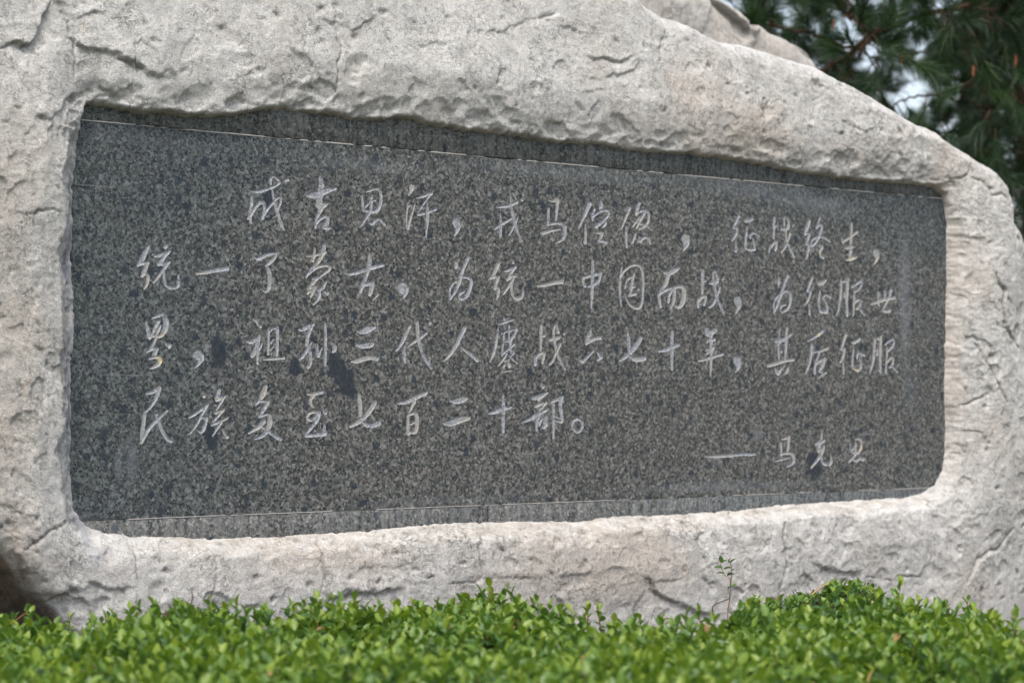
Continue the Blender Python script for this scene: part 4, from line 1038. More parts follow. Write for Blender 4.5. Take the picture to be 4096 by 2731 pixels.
    # many small random pits and pecks
    for k in range(1100):
        cx = nrg.uniform(-0.4, 4.3); cz = nrg.uniform(0.75, 2.7)
        r = 0.0028 + 0.0075 * nrg.random() ** 3
        asp = 1 + nrg.random() * 1.5
        i0 = np.searchsorted(X1, cx - r * 3 * asp); i1 = np.searchsorted(X1, cx + r * 3 * asp)
        zc = Zg[(i0 + i1) // 2 if i0 < len(X1) - 1 else 0]
        j0 = max(0, np.searchsorted(zc, cz - r * 3) - 3); j1 = min(nr, np.searchsorted(zc, cz + r * 3) + 3)
        if i1 - i0 < 2 or j1 - j0 < 2: continue
        x, z = Xg[i0:i1, j0:j1], Zg[i0:i1, j0:j1]
        an = nrg.uniform(-0.9, 0.5)
        dx, dz = (x - cx), (z - cz)
        a = (dx * math.cos(an) + dz * math.sin(an)) / (r * asp); b = (-dx * math.sin(an) + dz * math.cos(an)) / r
        g = np.exp(-(a * a + b * b) * 1.2)
        Y0[i0:i1, j0:j1] += g * r * 0.9
        dirt[i0:i1, j0:j1] = np.maximum(dirt[i0:i1, j0:j1], g * nrg.uniform(0.25, 1.0))
    # rounding towards the crest and towards the undercut foot
    slope = np.gradient(zt, X1)
    cosl = 1 / np.sqrt(1 + slope ** 2)
    e = np.clip((zt[:, None] - Zg) * np.maximum(cosl, 0.25)[:, None], 0, 9)
    RT = 0.07
    r = np.clip(1 - e / RT, 0, 1)
    Y0 = Y0 + RT * (1 - np.sqrt(np.clip(1 - r * r, 0, 1))) * 0.9
    RB = 0.10
    e2 = np.clip((Zg - zb[:, None]), 0, 9); r2 = np.clip(1 - e2 / RB, 0, 1) * (zb[:, None] > 0.02)
    Y0 = Y0 + RB * (1 - np.sqrt(np.clip(1 - r2 * r2, 0, 1)))
    # the cut-out for the plaque
    ridg2 = np.abs(fbm(Xg * 9, Zg * 22, 6.0, 1.0, 3, 0.6))
    wl = np.where(Zg > mid + 0.35, 0.020, 0.04)
    sst = lambda t: np.clip(t, 0, 1) ** 2 * (3 - 2 * np.clip(t, 0, 1))
    w = 0.010 + 0.045 * sst((mid - Zg) / 0.2)
    sl = sst((0.07 - Xg) / 0.07) * sst((ZT + 0.02 - Zg) / 0.10)
    w = w + (0.080 - w) * sl
    sr = sst((Xg - 3.66) / 0.07) * sst((ZT - 0.02 - Zg) / 0.10)
    w = w + (0.040 - w) * sr
    w = w * (1 + 0.5 * perlin(Xg * 7, Zg * 7, 3.0))
    q = np.clip(S / w, 0, 1)
    topside = (Zg > mid) & (sl < 0.5) & (sr < 0.5)
    prof = np.where(topside, np.sqrt(q), np.where(sl > 0.5, 0.25 * (1 - (1 - q) ** 2) + 0.75 * q, 1 - (1 - q) ** 1.5))
    lf = np.where(topside, 0.46 - 0.16 * np.clip((Xg - 0.3) / 0.6, 0, 1), 0.62)
    Y0 = Y0 * (lf + (1 - lf) * np.clip(S / 0.16, 0, 1) ** 0.8)
    fade = prof
    Y = np.where(S > 0, Y0 * fade, np.minimum(0.055, -S * 2.5))
    # chipped scoops: crisp edged flakes struck off the lip of the recess and, shallower, off the faces
    srng = np.random.default_rng(99)
    def scoop(cx, cz, R, dep, asp, an, wob):
        rr = math.sqrt(max(1e-9, 2 * R * dep)) * 1.3
        i0 = max(0, np.searchsorted(X1, cx - rr * asp * 1.3)); i1 = min(len(X1), np.searchsorted(X1, cx + rr * asp * 1.3))
        if i1 - i0 < 3: return
        zc = Zg[(i0 + i1) // 2]
        j0 = max(0, np.searchsorted(zc, cz - rr * asp * 1.3) - 2); j1 = min(nr, np.searchsorted(zc, cz + rr * asp * 1.3) + 2)
        if j1 - j0 < 3: return
        x, z = Xg[i0:i1, j0:j1], Zg[i0:i1, j0:j1]
        y = Y[i0:i1, j0:j1]
        k = np.unravel_index(np.argmin((x - cx) ** 2 + (z - cz) ** 2), x.shape)
        if S[i0:i1, j0:j1][k] < 0.002: return
        ys = y[k]
        a = ((x - cx) * math.cos(an) + (z - cz) * math.sin(an)) / asp; b = (-(x - cx) * math.sin(an) + (z - cz) * math.cos(an))
        r2 = a * a + b * b
        r2 = r2 * (1 + 0.5 * perlin(x * 45, z * 45, wob)) 
        tx, tz = srng.normal(0, .14), srng.normal(0, .14) 
        cut = ys - (R - dep) + np.sqrt(np.clip(R * R - r2, 0, None)) + (x - cx) * tx + (z - cz) * tz
        ok = (r2 < (rr * 1.0) ** 2) & (S[i0:i1, j0:j1] > 0)
        Y[i0:i1, j0:j1] = np.where(ok, np.maximum(y, np.minimum(np.minimum(cut, y + dep * 1.6), -0.006)), y)
    for t in range(620):      # over the faces
        cx = srng.uniform(-0.4, 4.3); cz = srng.uniform(0.75, 2.65)
        scoop(cx, cz, srng.uniform(.03, .16), srng.uniform(.0012, .0042), srng.uniform(1, 2.4), srng.uniform(-1.2, .6), t * .37)
    pl_ = [p for p in poly]
    for t in range(330):      # along the lip
        k = srng.integers(len(pl_)); p = pl_[k]; q2 = pl_[(k + 1) % len(pl_)]
        f = srng.random(); ex, ez = p[0] + (q2[0] - p[0]) * f, p[1] + (q2[1] - p[1]) * f
        L_ = math.hypot(q2[0] - p[0], q2[1] - p[1]) + 1e-9
        nx_, nz_ = (q2[1] - p[1]) / L_, -(q2[0] - p[0]) / L_
        o_ = srng.uniform(.008, .06)
        if ez < mid: nx_, nz_ = nx_, nz_
        cx, cz = ex - nx_ * o_, ez - nz_ * o_
        scoop(cx, cz, srng.uniform(.02, .09), srng.uniform(.001, .0042), srng.uniform(1, 2.2), srng.uniform(-.6, .6), t * .53)
        scoop(ex + nx_ * o_ * 1.3, ez + nz_ * o_ * 1.3, srng.uniform(.02, .09), srng.uniform(.001, .0042), srng.uniform(1, 2.2), srng.uniform(-.6, .6), t * .53)
    # raised rolled edge above the opening
    Y += np.where(S > 0, -0.008 * np.exp(-((S - 0.035) / 0.02) ** 2) * topside * (0.2 + perlin(Xg * 11, Zg * 5, 2) * 2.0) + 0.012 * ridg2 * np.exp(-(S / 0.05) ** 2) + topside * 0.010 * (np.floor(ridg2 * 5 + S * 60) / 5 - ridg2) * np.exp(-((S - .02) / 0.035) ** 2), 0)
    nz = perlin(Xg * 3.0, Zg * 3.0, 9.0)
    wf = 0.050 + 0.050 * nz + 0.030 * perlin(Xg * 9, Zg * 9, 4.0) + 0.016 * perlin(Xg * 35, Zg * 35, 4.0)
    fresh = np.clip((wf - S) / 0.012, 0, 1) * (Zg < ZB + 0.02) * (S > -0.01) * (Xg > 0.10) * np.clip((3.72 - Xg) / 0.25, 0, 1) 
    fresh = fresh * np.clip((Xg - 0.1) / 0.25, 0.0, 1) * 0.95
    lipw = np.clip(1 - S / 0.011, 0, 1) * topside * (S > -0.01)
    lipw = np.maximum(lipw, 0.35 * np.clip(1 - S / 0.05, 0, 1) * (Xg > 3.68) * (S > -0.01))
    violet = np.exp(-((S - 0.028) / 0.016) ** 2) * (Xg < 0.05) * (Zg > ZB - 0.02) * (Zg < ZT - 0.1)
    violet = np.maximum(violet, 0.7 * np.exp(-(((Xg - 0.02) / 0.05) ** 2 + ((Zg - 1.16) / 0.12) ** 2)))
    def blob(u, v, ru, rv):
        cx, cz = onplane(u, v, YF)
        return np.exp(-(((Xg - cx) / ru) ** 2 + ((Zg - cz) / rv) ** 2))
    tan = 0.75 * blob(2500, 2250, 0.55, 0.16) + 0.5 * blob(1500, 2200, .5, .10) + 0.6 * blob(0, 1200, .13, .6) + 0.5 * blob(30, 2150, .1, .2) + 0.5 * blob(3820, 1100, .12, .5) \
        + 0.5 * blob(3050, 560, .5, .07) + 0.55 * blob(2750, 330, .12, .10) + 0.5 * blob(3100, 440, .12, .06) + 0.4 * blob(1250, 2200, .1, .1) + 0.3 * blob(3900, 1800, .2, .3)
    soil = np.zeros(Xg.shape)
    bd = np.where(zb > 0.02, 1.0, 0.0)[:, None]
    soil = np.clip((0.035 + 0.05 * perlin(Xg * 7, Zg * 7, 3) - (Zg - zb[:, None])) / 0.012, 0, 1) * bd * 0.9
    soil = np.maximum(soil, np.clip(0.55 - Zg, 0, 1) * 0.5)
    ncol = len(X1)
    # crest, back and underside close the stone
    backs = []
    nback = [0.04, 0.10, 0.18, 0.28, 0.40, 0.55, 0.70, 0.80]
    ytop = Y[:, -1]
    rows_y = [Y]; rows_z = [Zg]
    RY = []; RZ = []
    for b in nback:
        RY.append(ytop + b)
        RZ.append(zt + 0.02 * np.sin(b * 5) - np.maximum(0, b - 0.3) * 0.5 + perlin(X1 * 6, 0 * X1 + b * 9, 3) * 0.03 * min(1, b * 5))
    for zf in (0.7, 0.35, 0.0):
        RY.append(ytop + 0.85 + 0.05 * (1 - zf)); RZ.append(-0.08 + (np.maximum(zt - 0.4, 0.2)) * zf)
    for yb, zz in ((0.70, 0), (0.45, 0)):
        RY.append(Y[:, 0] + yb); RZ.append(np.full(ncol, -0.08))
    # underside of the overhanging foot
    RY.append(Y[:, 0] + 0.34); RZ.append(np.where(zb > 0.02, zb - 0.42, -0.08))
    RY.append(Y[:, 0] + 0.20); RZ.append(np.where(zb > 0.02, zb - 0.20, -0.08))
    RY.append(Y[:, 0] + 0.09); RZ.append(np.where(zb > 0.02, zb - 0.065, -0.08))
    RY.append(Y[:, 0] + 0.03); RZ.append(np.where(zb > 0.02, zb - 0.012, -0.08))
    RY = np.array(RY).T; RZ = np.maximum(np.array(RZ).T, -0.08)
    RY[:, -4:] += perlin(np.repeat(X1[:, None], 4, 1) * 8, RZ[:, -4:] * 8, 3) * 0.03
    YY = np.concatenate([Y, RY], 1); ZZ = np.concatenate([Zg, RZ], 1)
    XX = np.repeat(X1[:, None], YY.shape[1], 1)
    ext = RY.shape[1]
    def pad(a, v=0.0, under=None):
        p = np.full((ncol, ext), v)
        if under is not None: p[:, -5:] = under
        return np.concatenate([a, p], 1).ravel()
    # taper both hidden ends
    endl = np.clip((X1 - xa) / 0.5, 0.02, 1) ** 0.5; endr = np.clip((xb - X1) / 0.3, 0.02, 1) ** 0.5
    en = (endl * endr)[:, None]
    YY = YY * en + 0.4 * (1 - en)
    V = np.stack([XX.ravel(), YY.ravel(), ZZ.ravel()], 1)
    nrow = YY.shape[1]
    i = np.arange(ncol - 1)[:, None]; j = np.arange(nrow)[None, :]
    j2 = (j + 1) % nrow
    f = np.stack([i * nrow + j, (i + 1) * nrow + j, (i + 1) * nrow + j2, i * nrow + j2], -1).reshape(-1, 4)
    caps = np.array([np.arange(nrow)[::-1], (ncol - 1) * nrow + np.arange(nrow)])
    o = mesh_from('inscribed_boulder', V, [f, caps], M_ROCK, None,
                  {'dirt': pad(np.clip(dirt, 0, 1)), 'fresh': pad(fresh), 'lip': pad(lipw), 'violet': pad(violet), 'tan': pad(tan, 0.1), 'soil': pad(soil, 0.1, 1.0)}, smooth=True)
    tag(o, 'large pale limestone boulder framing the dark engraved plaque', 'boulder')
    return o

def build_back_rock():
    """second grey stone that shows over the right shoulder of the first"""
    px = [(1100, 1500), (1150, 400), (1250, -60), (1500, -75), (1600, -50), (1690, -4), (1715, 12), (1735, 34), (1765, 50), (1800, 66), (1830, 80), (1850, 92), (1866, 104), (1880, 118), (1890, 132), (1915, 190), (1960, 330), (2000, 700), (2010, 1500)]
    YB = 1.15
    P = [tuple(float(q) for q in onplane(u * OV, v * OV, YB)) for u, v in px]
    X1 = np.linspace(P[0][0], P[-1][0], 420)
    zt = pl(X1, P) + perlin(X1 * 10, 0 * X1) * 0.012 + perlin(X1 * 40, 0 * X1) * 0.004
    zt = np.maximum(zt, 0.1)
    nr = 300
    t = np.linspace(0, 1, nr)
    Zg = -0.05 + (zt[:, None] + 0.05) * t[None, :] ** 0.6
    Xg = np.repeat(X1[:, None], nr, 1)
    Y = YB + 0.02 * fbm(Xg, Zg, 3, 1.5, 3) - 0.009 * fbm(Xg, Zg, 4, 9, 5) 
    fac = fbm(Xg, Zg, 8, 3.0, 2)
    Y -= 0.008 * (np.floor(fac * 4) / 4 - fac) + 0.004 * fbm(Xg, Zg, 6, 40, 3, .7)
    dirt = np.zeros(Xg.shape)  # painted darkness along the ledge lines
    for (h, reach, pp, side) in [(.05, .12, [(2870, -20), (2915, 30), (2965, 80), (3000, 118), (3012, 150)], 'R'), (.03, .08, [(2990, 118), (3040, 95), (3085, 84)], 'D'),
                                 (.03, .06, [(3020, 92), (3030, 72), (3075, 82)], 'U'), (.02, .05, [(3210, 165), (3235, 190), (3270, 230)], 'R')]:
        pts = [tuple(float(q) for q in onplane(u, v, YB)) for u, v in pp]
        jx = Xg + perlin(Xg * 30, Zg * 30, 4.0) * 0.012; jz = Zg + perlin(Xg * 30, Zg * 30, 8.0) * 0.012
        d, s, par = seg_dist(jx, jz, pts, 1)
        dx, dz = pts[-1][0] - pts[0][0], pts[-1][1] - pts[0][1]
        tv = {'U': (0, 1), 'D': (0, -1), 'R': (1, 0), 'L': (-1, 0)}[side]
        sg = np.sign(dx * tv[1] - dz * tv[0]) or 1
        sd = d * s * sg
        taper = np.clip(np.minimum(par, 1 - par) * 10, 0, 1)
        Y -= 0.6 * h * np.tanh(sd / 0.005) * np.exp(-np.abs(sd) / reach) * taper
        dirt = np.maximum(dirt, np.exp(-((sd + .004) / 0.008) ** 2) * taper)
    e = np.clip((zt[:, None] - Zg), 0, 9)
    r = np.clip(1 - e / 0.12, 0, 1)
    Y += 0.12 * (1 - np.sqrt(np.clip(1 - r * r, 0, 1)))
    YY = [Y]; ZZ = [Zg]
    ytop = Y[:, -1]
    RY = np.stack([ytop + b for b in (0.06, 0.15, 0.3, 0.45, 0.5, 0.5)], 1)
    RZ = np.stack([zt + 0.02, zt + 0.03, zt - 0.02, zt * 0.9, zt * 0.4, 0 * zt - 0.05], 1)
    YY = np.concatenate([Y, RY], 1); ZZ = np.concatenate([Zg, RZ], 1)
    XX = np.repeat(X1[:, None], YY.shape[1], 1)
    n, nrow = YY.shape
    i = np.arange(n - 1)[:, None]; j = np.arange(nrow)[None, :]; j2 = (j + 1) % nrow
    f = np.stack([i * nrow + j, (i + 1) * nrow + j, (i + 1) * nrow + j2, i * nrow + j2], -1).reshape(-1, 4)
    caps = np.array([np.arange(nrow)[::-1], (n - 1) * nrow + np.arange(nrow)])
    z = np.zeros(XX.size)
    dd = np.concatenate([dirt, np.zeros((n, 6))], 1).ravel()
    o = mesh_from('rear_boulder', np.stack([XX.ravel(), YY.ravel(), ZZ.ravel()], 1), [f, caps], M_ROCK2, None,
                  {'dirt': dd, 'fresh': z, 'lip': z, 'violet': z, 'tan': z + 0.3, 'soil': z}, smooth=True)
    tag(o, 'grey cracked boulder rising behind the right shoulder of the inscribed stone', 'boulder')
    return o
# ------------------------------------------------------------------ leaves and shoots
def leaf_template():
    """ovate toothed leaf along +Y, length 1, folded along the midrib and curled; 12 triangles"""
    out = [(0, 0), (.15, .10), (.265, .27), (.30, .45), (.255, .64), (.14, .83), (0, 1.0)]
    mid = [(0, .12), (0, .43), (0, .72)]
    def bend(y): return -0.16 * (y - 0.35) ** 2
    V = []
    for s in (1, -1):
        for (x, y) in out:
            jag = 1.0
            V.append((s * x * 1.0, y, abs(x) * 0.55 + bend(y)))
    V = [V[i] for i in range(7)] + [V[7 + i] for i in range(1, 6)]
    base = len(V)
    for (x, y) in mid: V.append((x, y, bend(y)))
    m0, m1, m2 = base, base + 1, base + 2
    R = [0, 1, 2, 3, 4, 5, 6]; L = [0, 7, 8, 9, 10, 11, 6]
    Fc = []
    Fc += [(R[0], R[1], m0), (R[1], R[2], m0), (R[2], m1, m0), (R[2], R[3], m1), (R[3], R[4], m1), (R[4], m2, m1), (R[4], R[5], m2), (R[5], R[6], m2)]
    Fc += [(L[1], L[0], m0), (L[2], L[1], m0), (m1, L[2], m0), (L[3], L[2], m1), (L[4], L[3], m1), (m2, L[4], m1), (L[5], L[4], m2), (L[6], L[5], m2)]
    return np.array(V), np.array(Fc)
LV, LF = leaf_template()
def leaf_lite():
    out = [(0, 0), (.20, .16), (.30, .44), (.19, .75), (0, 1.0)]
    V = [(x, y, x * .55 - .16 * (y - .35) ** 2) for x, y in out] + [(-x, y, x * .55 - .16 * (y - .35) ** 2) for x, y in out[1:4]] + [(0, .45, 0)]
    return np.array(V), np.array([(0, 1, 8), (1, 2, 8), (2, 3, 8), (3, 4, 8), (5, 0, 8), (6, 5, 8), (7, 6, 8), (4, 7, 8)])
LV2, LF2 = leaf_lite()

def place_leaves(pos, dirv, size, roll, tone, name, parent, mat=M_LEAF, width=None, lite=False):
    LV, LF = (LV2, LF2) if lite else (globals()['LV'], globals()['LF'])
    """pos (n,3) base, dirv (n,3) axis; returns one mesh"""
    n = len(pos)
    d = dirv / np.linalg.norm(dirv, axis=1)[:, None]
    up = np.tile(np.array([0, 0, 1.0]), (n, 1))
    s = np.cross(d, up); ln = np.linalg.norm(s, axis=1)[:, None]
    s = np.where(ln < 1e-3, np.array([[1.0, 0, 0]]), s / np.maximum(ln, 1e-6))
    nn = np.cross(s, d)
    c, sn = np.cos(roll)[:, None], np.sin(roll)[:, None]
    s2 = s * c + nn * sn; n2 = nn * c - s * sn
    wd = np.ones(n) if width is None else width
    V = pos[:, None, :] + size[:, None, None] * (LV[None, :, 0, None] * s2[:, None, :] * wd[:, None, None] + LV[None, :, 1, None] * d[:, None, :] + LV[None, :, 2, None] * n2[:, None, :])
    k = len(LV)
    Fc = (LF[None] + (np.arange(n) * k)[:, None, None]).reshape(-1, 3)
    o = mesh_from(name, V.reshape(-1, 3), [Fc], mat, parent, {'tone': np.repeat(tone, k)}, smooth=True)
    return o

def shoots(base, lean, length, nleaf, lsize, rng, tonebase):
    """leaf arrays for shoots: base (n,3), lean (n,3) unit-ish, length (n,)"""
    P = []; D = []; S = []; T = []; top = []
    n = len(base)
    ph0 = rng.uniform(0, 6.28, n)
    for k in range(nleaf):
        f = (k + 0.5) / nleaf
        p = base + lean * (length * (0.18 + 0.82 * f))[:, None]
        ph = ph0 + k * 2.4 + rng.normal(0, .25, n)
        el = np.radians(2 + 60 * f ** 1.7 + rng.normal(0, 15, n))
        d = np.stack([np.cos(ph) * np.cos(el), np.sin(ph) * np.cos(el), np.sin(el)], 1) + lean * 0.25 * f
        sz = lsize * (1.05 - 0.32 * f) * rng.uniform(0.75, 1.2, n)
        P.append(p); D.append(d); S.append(sz)
        T.append(np.clip(tonebase + 0.62 * f ** 2.2 - 0.17 + rng.normal(0, .14, n), 0, 1))  # young tips paler; lower leaves darkened to paint shade between shoots
        top.append(np.full(n, f))
    return np.concatenate(P), np.concatenate(D), np.concatenate(S), np.concatenate(T), np.concatenate(top)

def cs(s, d, z):
    """camera-floor coordinates (sideways, distance, height) -> world"""
    s = np.asarray(s, float); d = np.asarray(d, float)
    return np.stack([CX + SA * d + CA * s, CY + CA * d - SA * s, np.broadcast_to(z, s.shape)], -1)

HEDGE_TOP = 0.978
HLINE = [(-300, 1425), (0, 1430), (100, 1428), (180, 1432), (300, 1428), (400, 1418), (500, 1405), (600, 1408), (700, 1405), (800, 1402), (900, 1395), (960, 1385), (1050, 1372), (1130, 1366), (1200, 1388),
         (1300, 1415), (1400, 1425), (1500, 1425), (1600, 1430), (1680, 1415), (1740, 1395), (1850, 1390), (1950, 1385), (2020, 1375), (2080, 1370), (2150, 1380), (2220, 1395), (2270, 1420), (2310, 1455), (2360, 1482), (2600, 1560)]
def back_edge(s):
    """distance of the hedge's rear edge: where its top meets the traced skyline"""
    s = np.asarray(s, float)
    u = 2048 + F * s / 5.8
    v = np.interp(u, [p[0] * OV for p in HLINE], [p[1] * OV for p in HLINE])
    d = (EYE - HEDGE_TOP + 0.006) * F / (v + 22 + 26 * np.clip((u - 200) / 600, 0, 1) - HOR)
    return np.clip(d, 4.9, np.clip(5.98 + 0.00022 * u, 5.98, 6.75))

def build_hedge():
    rng = np.random.default_rng(21)
    root = empty('clipped_hedge', tuple(cs(np.array(0.0), np.array(5.0), 0.0)))
    tag(root, 'clipped bright green leafy hedge along the foot of the inscribed boulder', 'hedge')
    ox = np.array(root.location)
    D0 = 3.55
    # shoots on the top
    n = 13000
    s = rng.uniform(-1.75, 1.75, n * 2); d = rng.uniform(D0, 6.7, n * 2)
    ok = (d < back_edge(s) + rng.normal(0, .02, n * 2)) & (np.abs(s) < 0.24 * d + 0.28)
    s, d = s[ok], d[ok]
    gap = perlin(s * 4.2, d * 3.2, 3.0) + 0.5 * perlin(s * 11, d * 9, 5.0)
    keep = rng.random(len(s)) < np.clip(1.0 + gap * 2.2, 0.12, 1)
    s, d, gap = s[keep], d[keep], gap[keep]
    z = HEDGE_TOP - 0.075 + 0.030 * perlin(s * 2.2, d * 2.2, 1.0) * 2 + 0.022 * gap + rng.normal(0, .010, len(s)) + np.where(rng.random(len(s)) < 0.16, rng.uniform(0.0, .035, len(s)), 0)
    z = z - 0.05 * np.clip((4.05 - d) / 0.5, 0, 1) ** 2
    base = cs(s, d, z)
    lean = np.stack([rng.normal(0, .22, len(s)), rng.normal(0, .22, len(s)), np.ones(len(s))], 1)
    lean /= np.linalg.norm(lean, axis=1)[:, None]
    length = rng.uniform(.045, .085, len(s)) + np.where(rng.random(len(s)) < .07, .035, 0)
    tb = np.clip(0.45 + 0.20 * perlin(s * 2.0, d * 2.0, 7.0) * 2 + rng.normal(0, .05, len(s)), 0.1, .8)
    P, D, S, T, TP = shoots(base, lean, length, 8, rng.uniform(.029, .040, len(s)), rng, tb)
    uu, vv, dd = project(P[:, 0], P[:, 1], P[:, 2])
    # the leaves that show largest become parts of their own
    vis = (uu > 30) & (uu < 4066) & (vv < 2690) & (vv > 2350) & (TP > 0.7)
    score = S / dd * vis * (T > 0.3)
    big = np.argsort(-score)[:286]
    mask = np.ones(len(P), bool); mask[big] = False
    roll = rng.normal(0, .35, len(P))
    place_leaves(P[mask] - ox, D[mask], S[mask], roll[mask], T[mask], 'foliage', root, lite=True)['kind'] = 'stuff'
    protos = []
    for k in range(8):
        V = LV.copy(); V[:, 2] += (k - 4) * 0.04 * V[:, 1] ** 2; V[:, 0] *= 0.80 + 0.03 * k
        me_o = mesh_from('leaf', V, [LF], M_LEAF, None, {'tone': np.full(len(V), 0.50 + 0.06 * k)}, smooth=True)
        protos.append(me_o.data)
        bpy.data.objects.remove(me_o)
    for b in big:
        d_ = Vector(D[b]).normalized()
        s_ = d_.cross(Vector((0, 0, 1)))
        if s_.length < 1e-3: s_ = Vector((1, 0, 0))
        s_.normalize(); n_ = s_.cross(d_)
        c, sn = math.cos(roll[b]), math.sin(roll[b])
        s2 = s_ * c + n_ * sn; n2 = n_ * c - s_ * sn
        M = Matrix((s2, d_, n2)).transposed().to_4x4()
        o = bpy.data.objects.new('leaf', protos[int(np.clip((T[b] - 0.45) * 14, 0, 7))])
        COL.objects.link(o); o.parent = root
        o.matrix_local = Matrix.Translation(Vector(P[b] - ox)) @ M @ Matrix.Scale(float(S[b]), 4)
    # inner leaves, coloured darker to paint the shade below the clipped surface and down the near face
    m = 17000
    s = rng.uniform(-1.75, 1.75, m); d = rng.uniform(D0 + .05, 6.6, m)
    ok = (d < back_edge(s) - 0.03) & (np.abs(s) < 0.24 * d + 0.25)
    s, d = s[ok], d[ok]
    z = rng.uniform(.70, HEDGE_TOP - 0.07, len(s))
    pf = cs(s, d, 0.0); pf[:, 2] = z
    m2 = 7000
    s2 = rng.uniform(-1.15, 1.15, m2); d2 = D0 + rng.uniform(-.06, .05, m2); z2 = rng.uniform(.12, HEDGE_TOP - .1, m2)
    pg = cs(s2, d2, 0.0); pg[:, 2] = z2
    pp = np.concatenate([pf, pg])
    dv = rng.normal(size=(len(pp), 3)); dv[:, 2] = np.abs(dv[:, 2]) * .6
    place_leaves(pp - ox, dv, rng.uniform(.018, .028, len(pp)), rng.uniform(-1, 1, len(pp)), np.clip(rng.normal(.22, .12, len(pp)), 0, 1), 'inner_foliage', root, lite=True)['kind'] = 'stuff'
    # a few dry brown leaves caught between the green ones
    kd = rng.permutation(len(P))[:520]
    dvd = D[kd] + rng.normal(0, .5, (len(kd), 3))
    place_leaves(P[kd] - ox + rng.normal(0, .012, (len(kd), 3)), dvd, S[kd] * .8, rng.uniform(-1, 1, len(kd)), np.zeros(len(kd)), 'dry_leaves', root, M_DRYLEAF)['kind'] = 'stuff'
    # red green stems of the shoots, woody twigs below
    st = Tubes(3)
    sel = rng.permutation(len(base))[:3800]
    for k in sel:
        b = base[k] - ox; L = length[k]; ln = lean[k]
        st.add([b - ln * 0.03, b + ln * L * 0.55, b + ln * L * 1.02], [.0013, .0010, .0006])
    st.build('young_stems', M_REDSTEM, root)['kind'] = 'stuff'
    tw = Tubes(4)
    for k in range(1500):
        d = rng.uniform(D0 + .1, 6.1); s = rng.uniform(-1, 1) * (0.24 * d + .2)
        if d > back_edge(s) - .05: continue
        p = cs(np.array(s), np.array(d), 0.62 + rng.uniform(0, .12)) - ox
        pts = [p]; v = np.array([rng.normal(0, .5), rng.normal(0, .5), 1.0]); v /= np.linalg.norm(v)
        for q in range(5):
            v = v + rng.normal(0, .25, 3); v[2] = abs(v[2]) * .8 + .1; v /= np.linalg.norm(v)
            pts.append(pts[-1] + v * rng.uniform(.03, .06))
            if pts[-1][2] > HEDGE_TOP - .012: break
        if len(pts) > 2: tw.add(pts, list(np.linspace(.0030, .0012, len(pts))))
    for k in range(60):
        d = rng.uniform(D0 + .1, 6.0); s = rng.uniform(-1, 1) * (0.24 * d + .15)
        p = cs(np.array(s), np.array(d), -0.02) - ox
        pts = [p]
        for q in range(6): pts.append(pts[-1] + np.array([rng.normal(0, .04), rng.normal(0, .04), .13]))
        tw.add(pts, list(np.linspace(.011, .004, 7)))
    tw.build('twigs', M_TWIG, root)['kind'] = 'stuff'
    # taller shoots that stick out of the clipped top, placed along the skyline
    tall = [(1955, 2330, 6.0, 1.25), (1840, 2372, 5.95, 1.1), (1900, 2392, 5.95, 1.0), (1500, 2415, 5.9, 1.0), (2130, 2400, 5.95, 1.0), (2080, 2415, 5.95, .8), (1650, 2395, 5.9, .9), (2350, 2410, 6.0, .9), (2390, 2415, 6.0, .8),
            (440, 2452, 5.95, .8), (290, 2450, 5.9, .8), (950, 2425, 5.9, .9), (1180, 2425, 5.9, .9), (700, 2435, 5.9, .8), (850, 2440, 5.9, .8), (3600, 2325, 5.75, 1.2), (3500, 2352, 5.85, 1.3), (3870, 2385, 5.7, 1.0), (3980, 2450, 5.4, 1.1),
            (3780, 2400, 5.7, .9), (3640, 2400, 5.7, .9), (2790, 2420, 6.0, .8), (2560, 2460, 6.0, .8), (2650, 2450, 6.0, .8), (118, 2425, 5.95, .9)]
    tt = Tubes(5); B = []; LN = []; LG = []; SZ = []
    for (u, v, dep, k) in tall:
        tip = atdepth(u, v - 14, dep) + Vector((0, 0, -0.012))
        ln = Vector((rng.normal(0, .12), rng.normal(0, .12), 1)).normalized()
        L = .095 * k + .02
        b = tip - ln * L
        B.append(b); LN.append(ln); LG.append(L); SZ.append(.030 * k ** .5)
        tt.add([b - ln * .08 - Vector(ox), b + ln * L * .5 - Vector(ox), tip - Vector(ox)], [.0022, .0017, .0008])
    tt.build('tall_shoot_stems', M_REDSTEM, root)['kind'] = 'stuff'
    P, D, S, T, TP = shoots(np.array(B), np.array(LN), np.array(LG), 9, np.array(SZ), rng, np.full(len(B), .58))
    place_leaves(P - ox, D, S, rng.normal(0, .3, len(P)), T, 'tall_shoot_leaves', root)['kind'] = 'stuff'
    return root

def sprig(name, label, pts_px, dep, leaves, cat, lsize=.020, rad=.0016, mat=M_REDSTEM, tone=.35, down=0.4):
    """thin woody stem traced at distance dep with a few leaves; leaves = (u, v, du, dv, size)"""
    P = [atdepth(u, v, dd) for (u, v), dd in zip(pts_px, dep)]
    root = empty(name, tuple(P[0]))
    tag(root, label, cat)
    ox = P[0]
    t = Tubes(6)
    t.add([p - ox for p in P], list(np.linspace(rad * 1.5, rad * .6, len(P))))
    t.build('stem', mat, root)
    if leaves:
        for (u, v, du, dv, sz) in leaves:
            dd = dep[-1] if len(dep) < 2 else float(np.mean(dep))
            p = atdepth(u, v, dd); q = atdepth(u + du, v + dv, dd + rnd.uniform(-.006, .006))
            dvv = np.array((q - p)); 
            o = place_leaves(np.array([p - ox]), np.array([dvv]), np.array([sz]), np.array([rnd.uniform(-.8, .8)]), np.array([tone + rnd.uniform(-.1, .25)]), 'leaf', root)
    return root

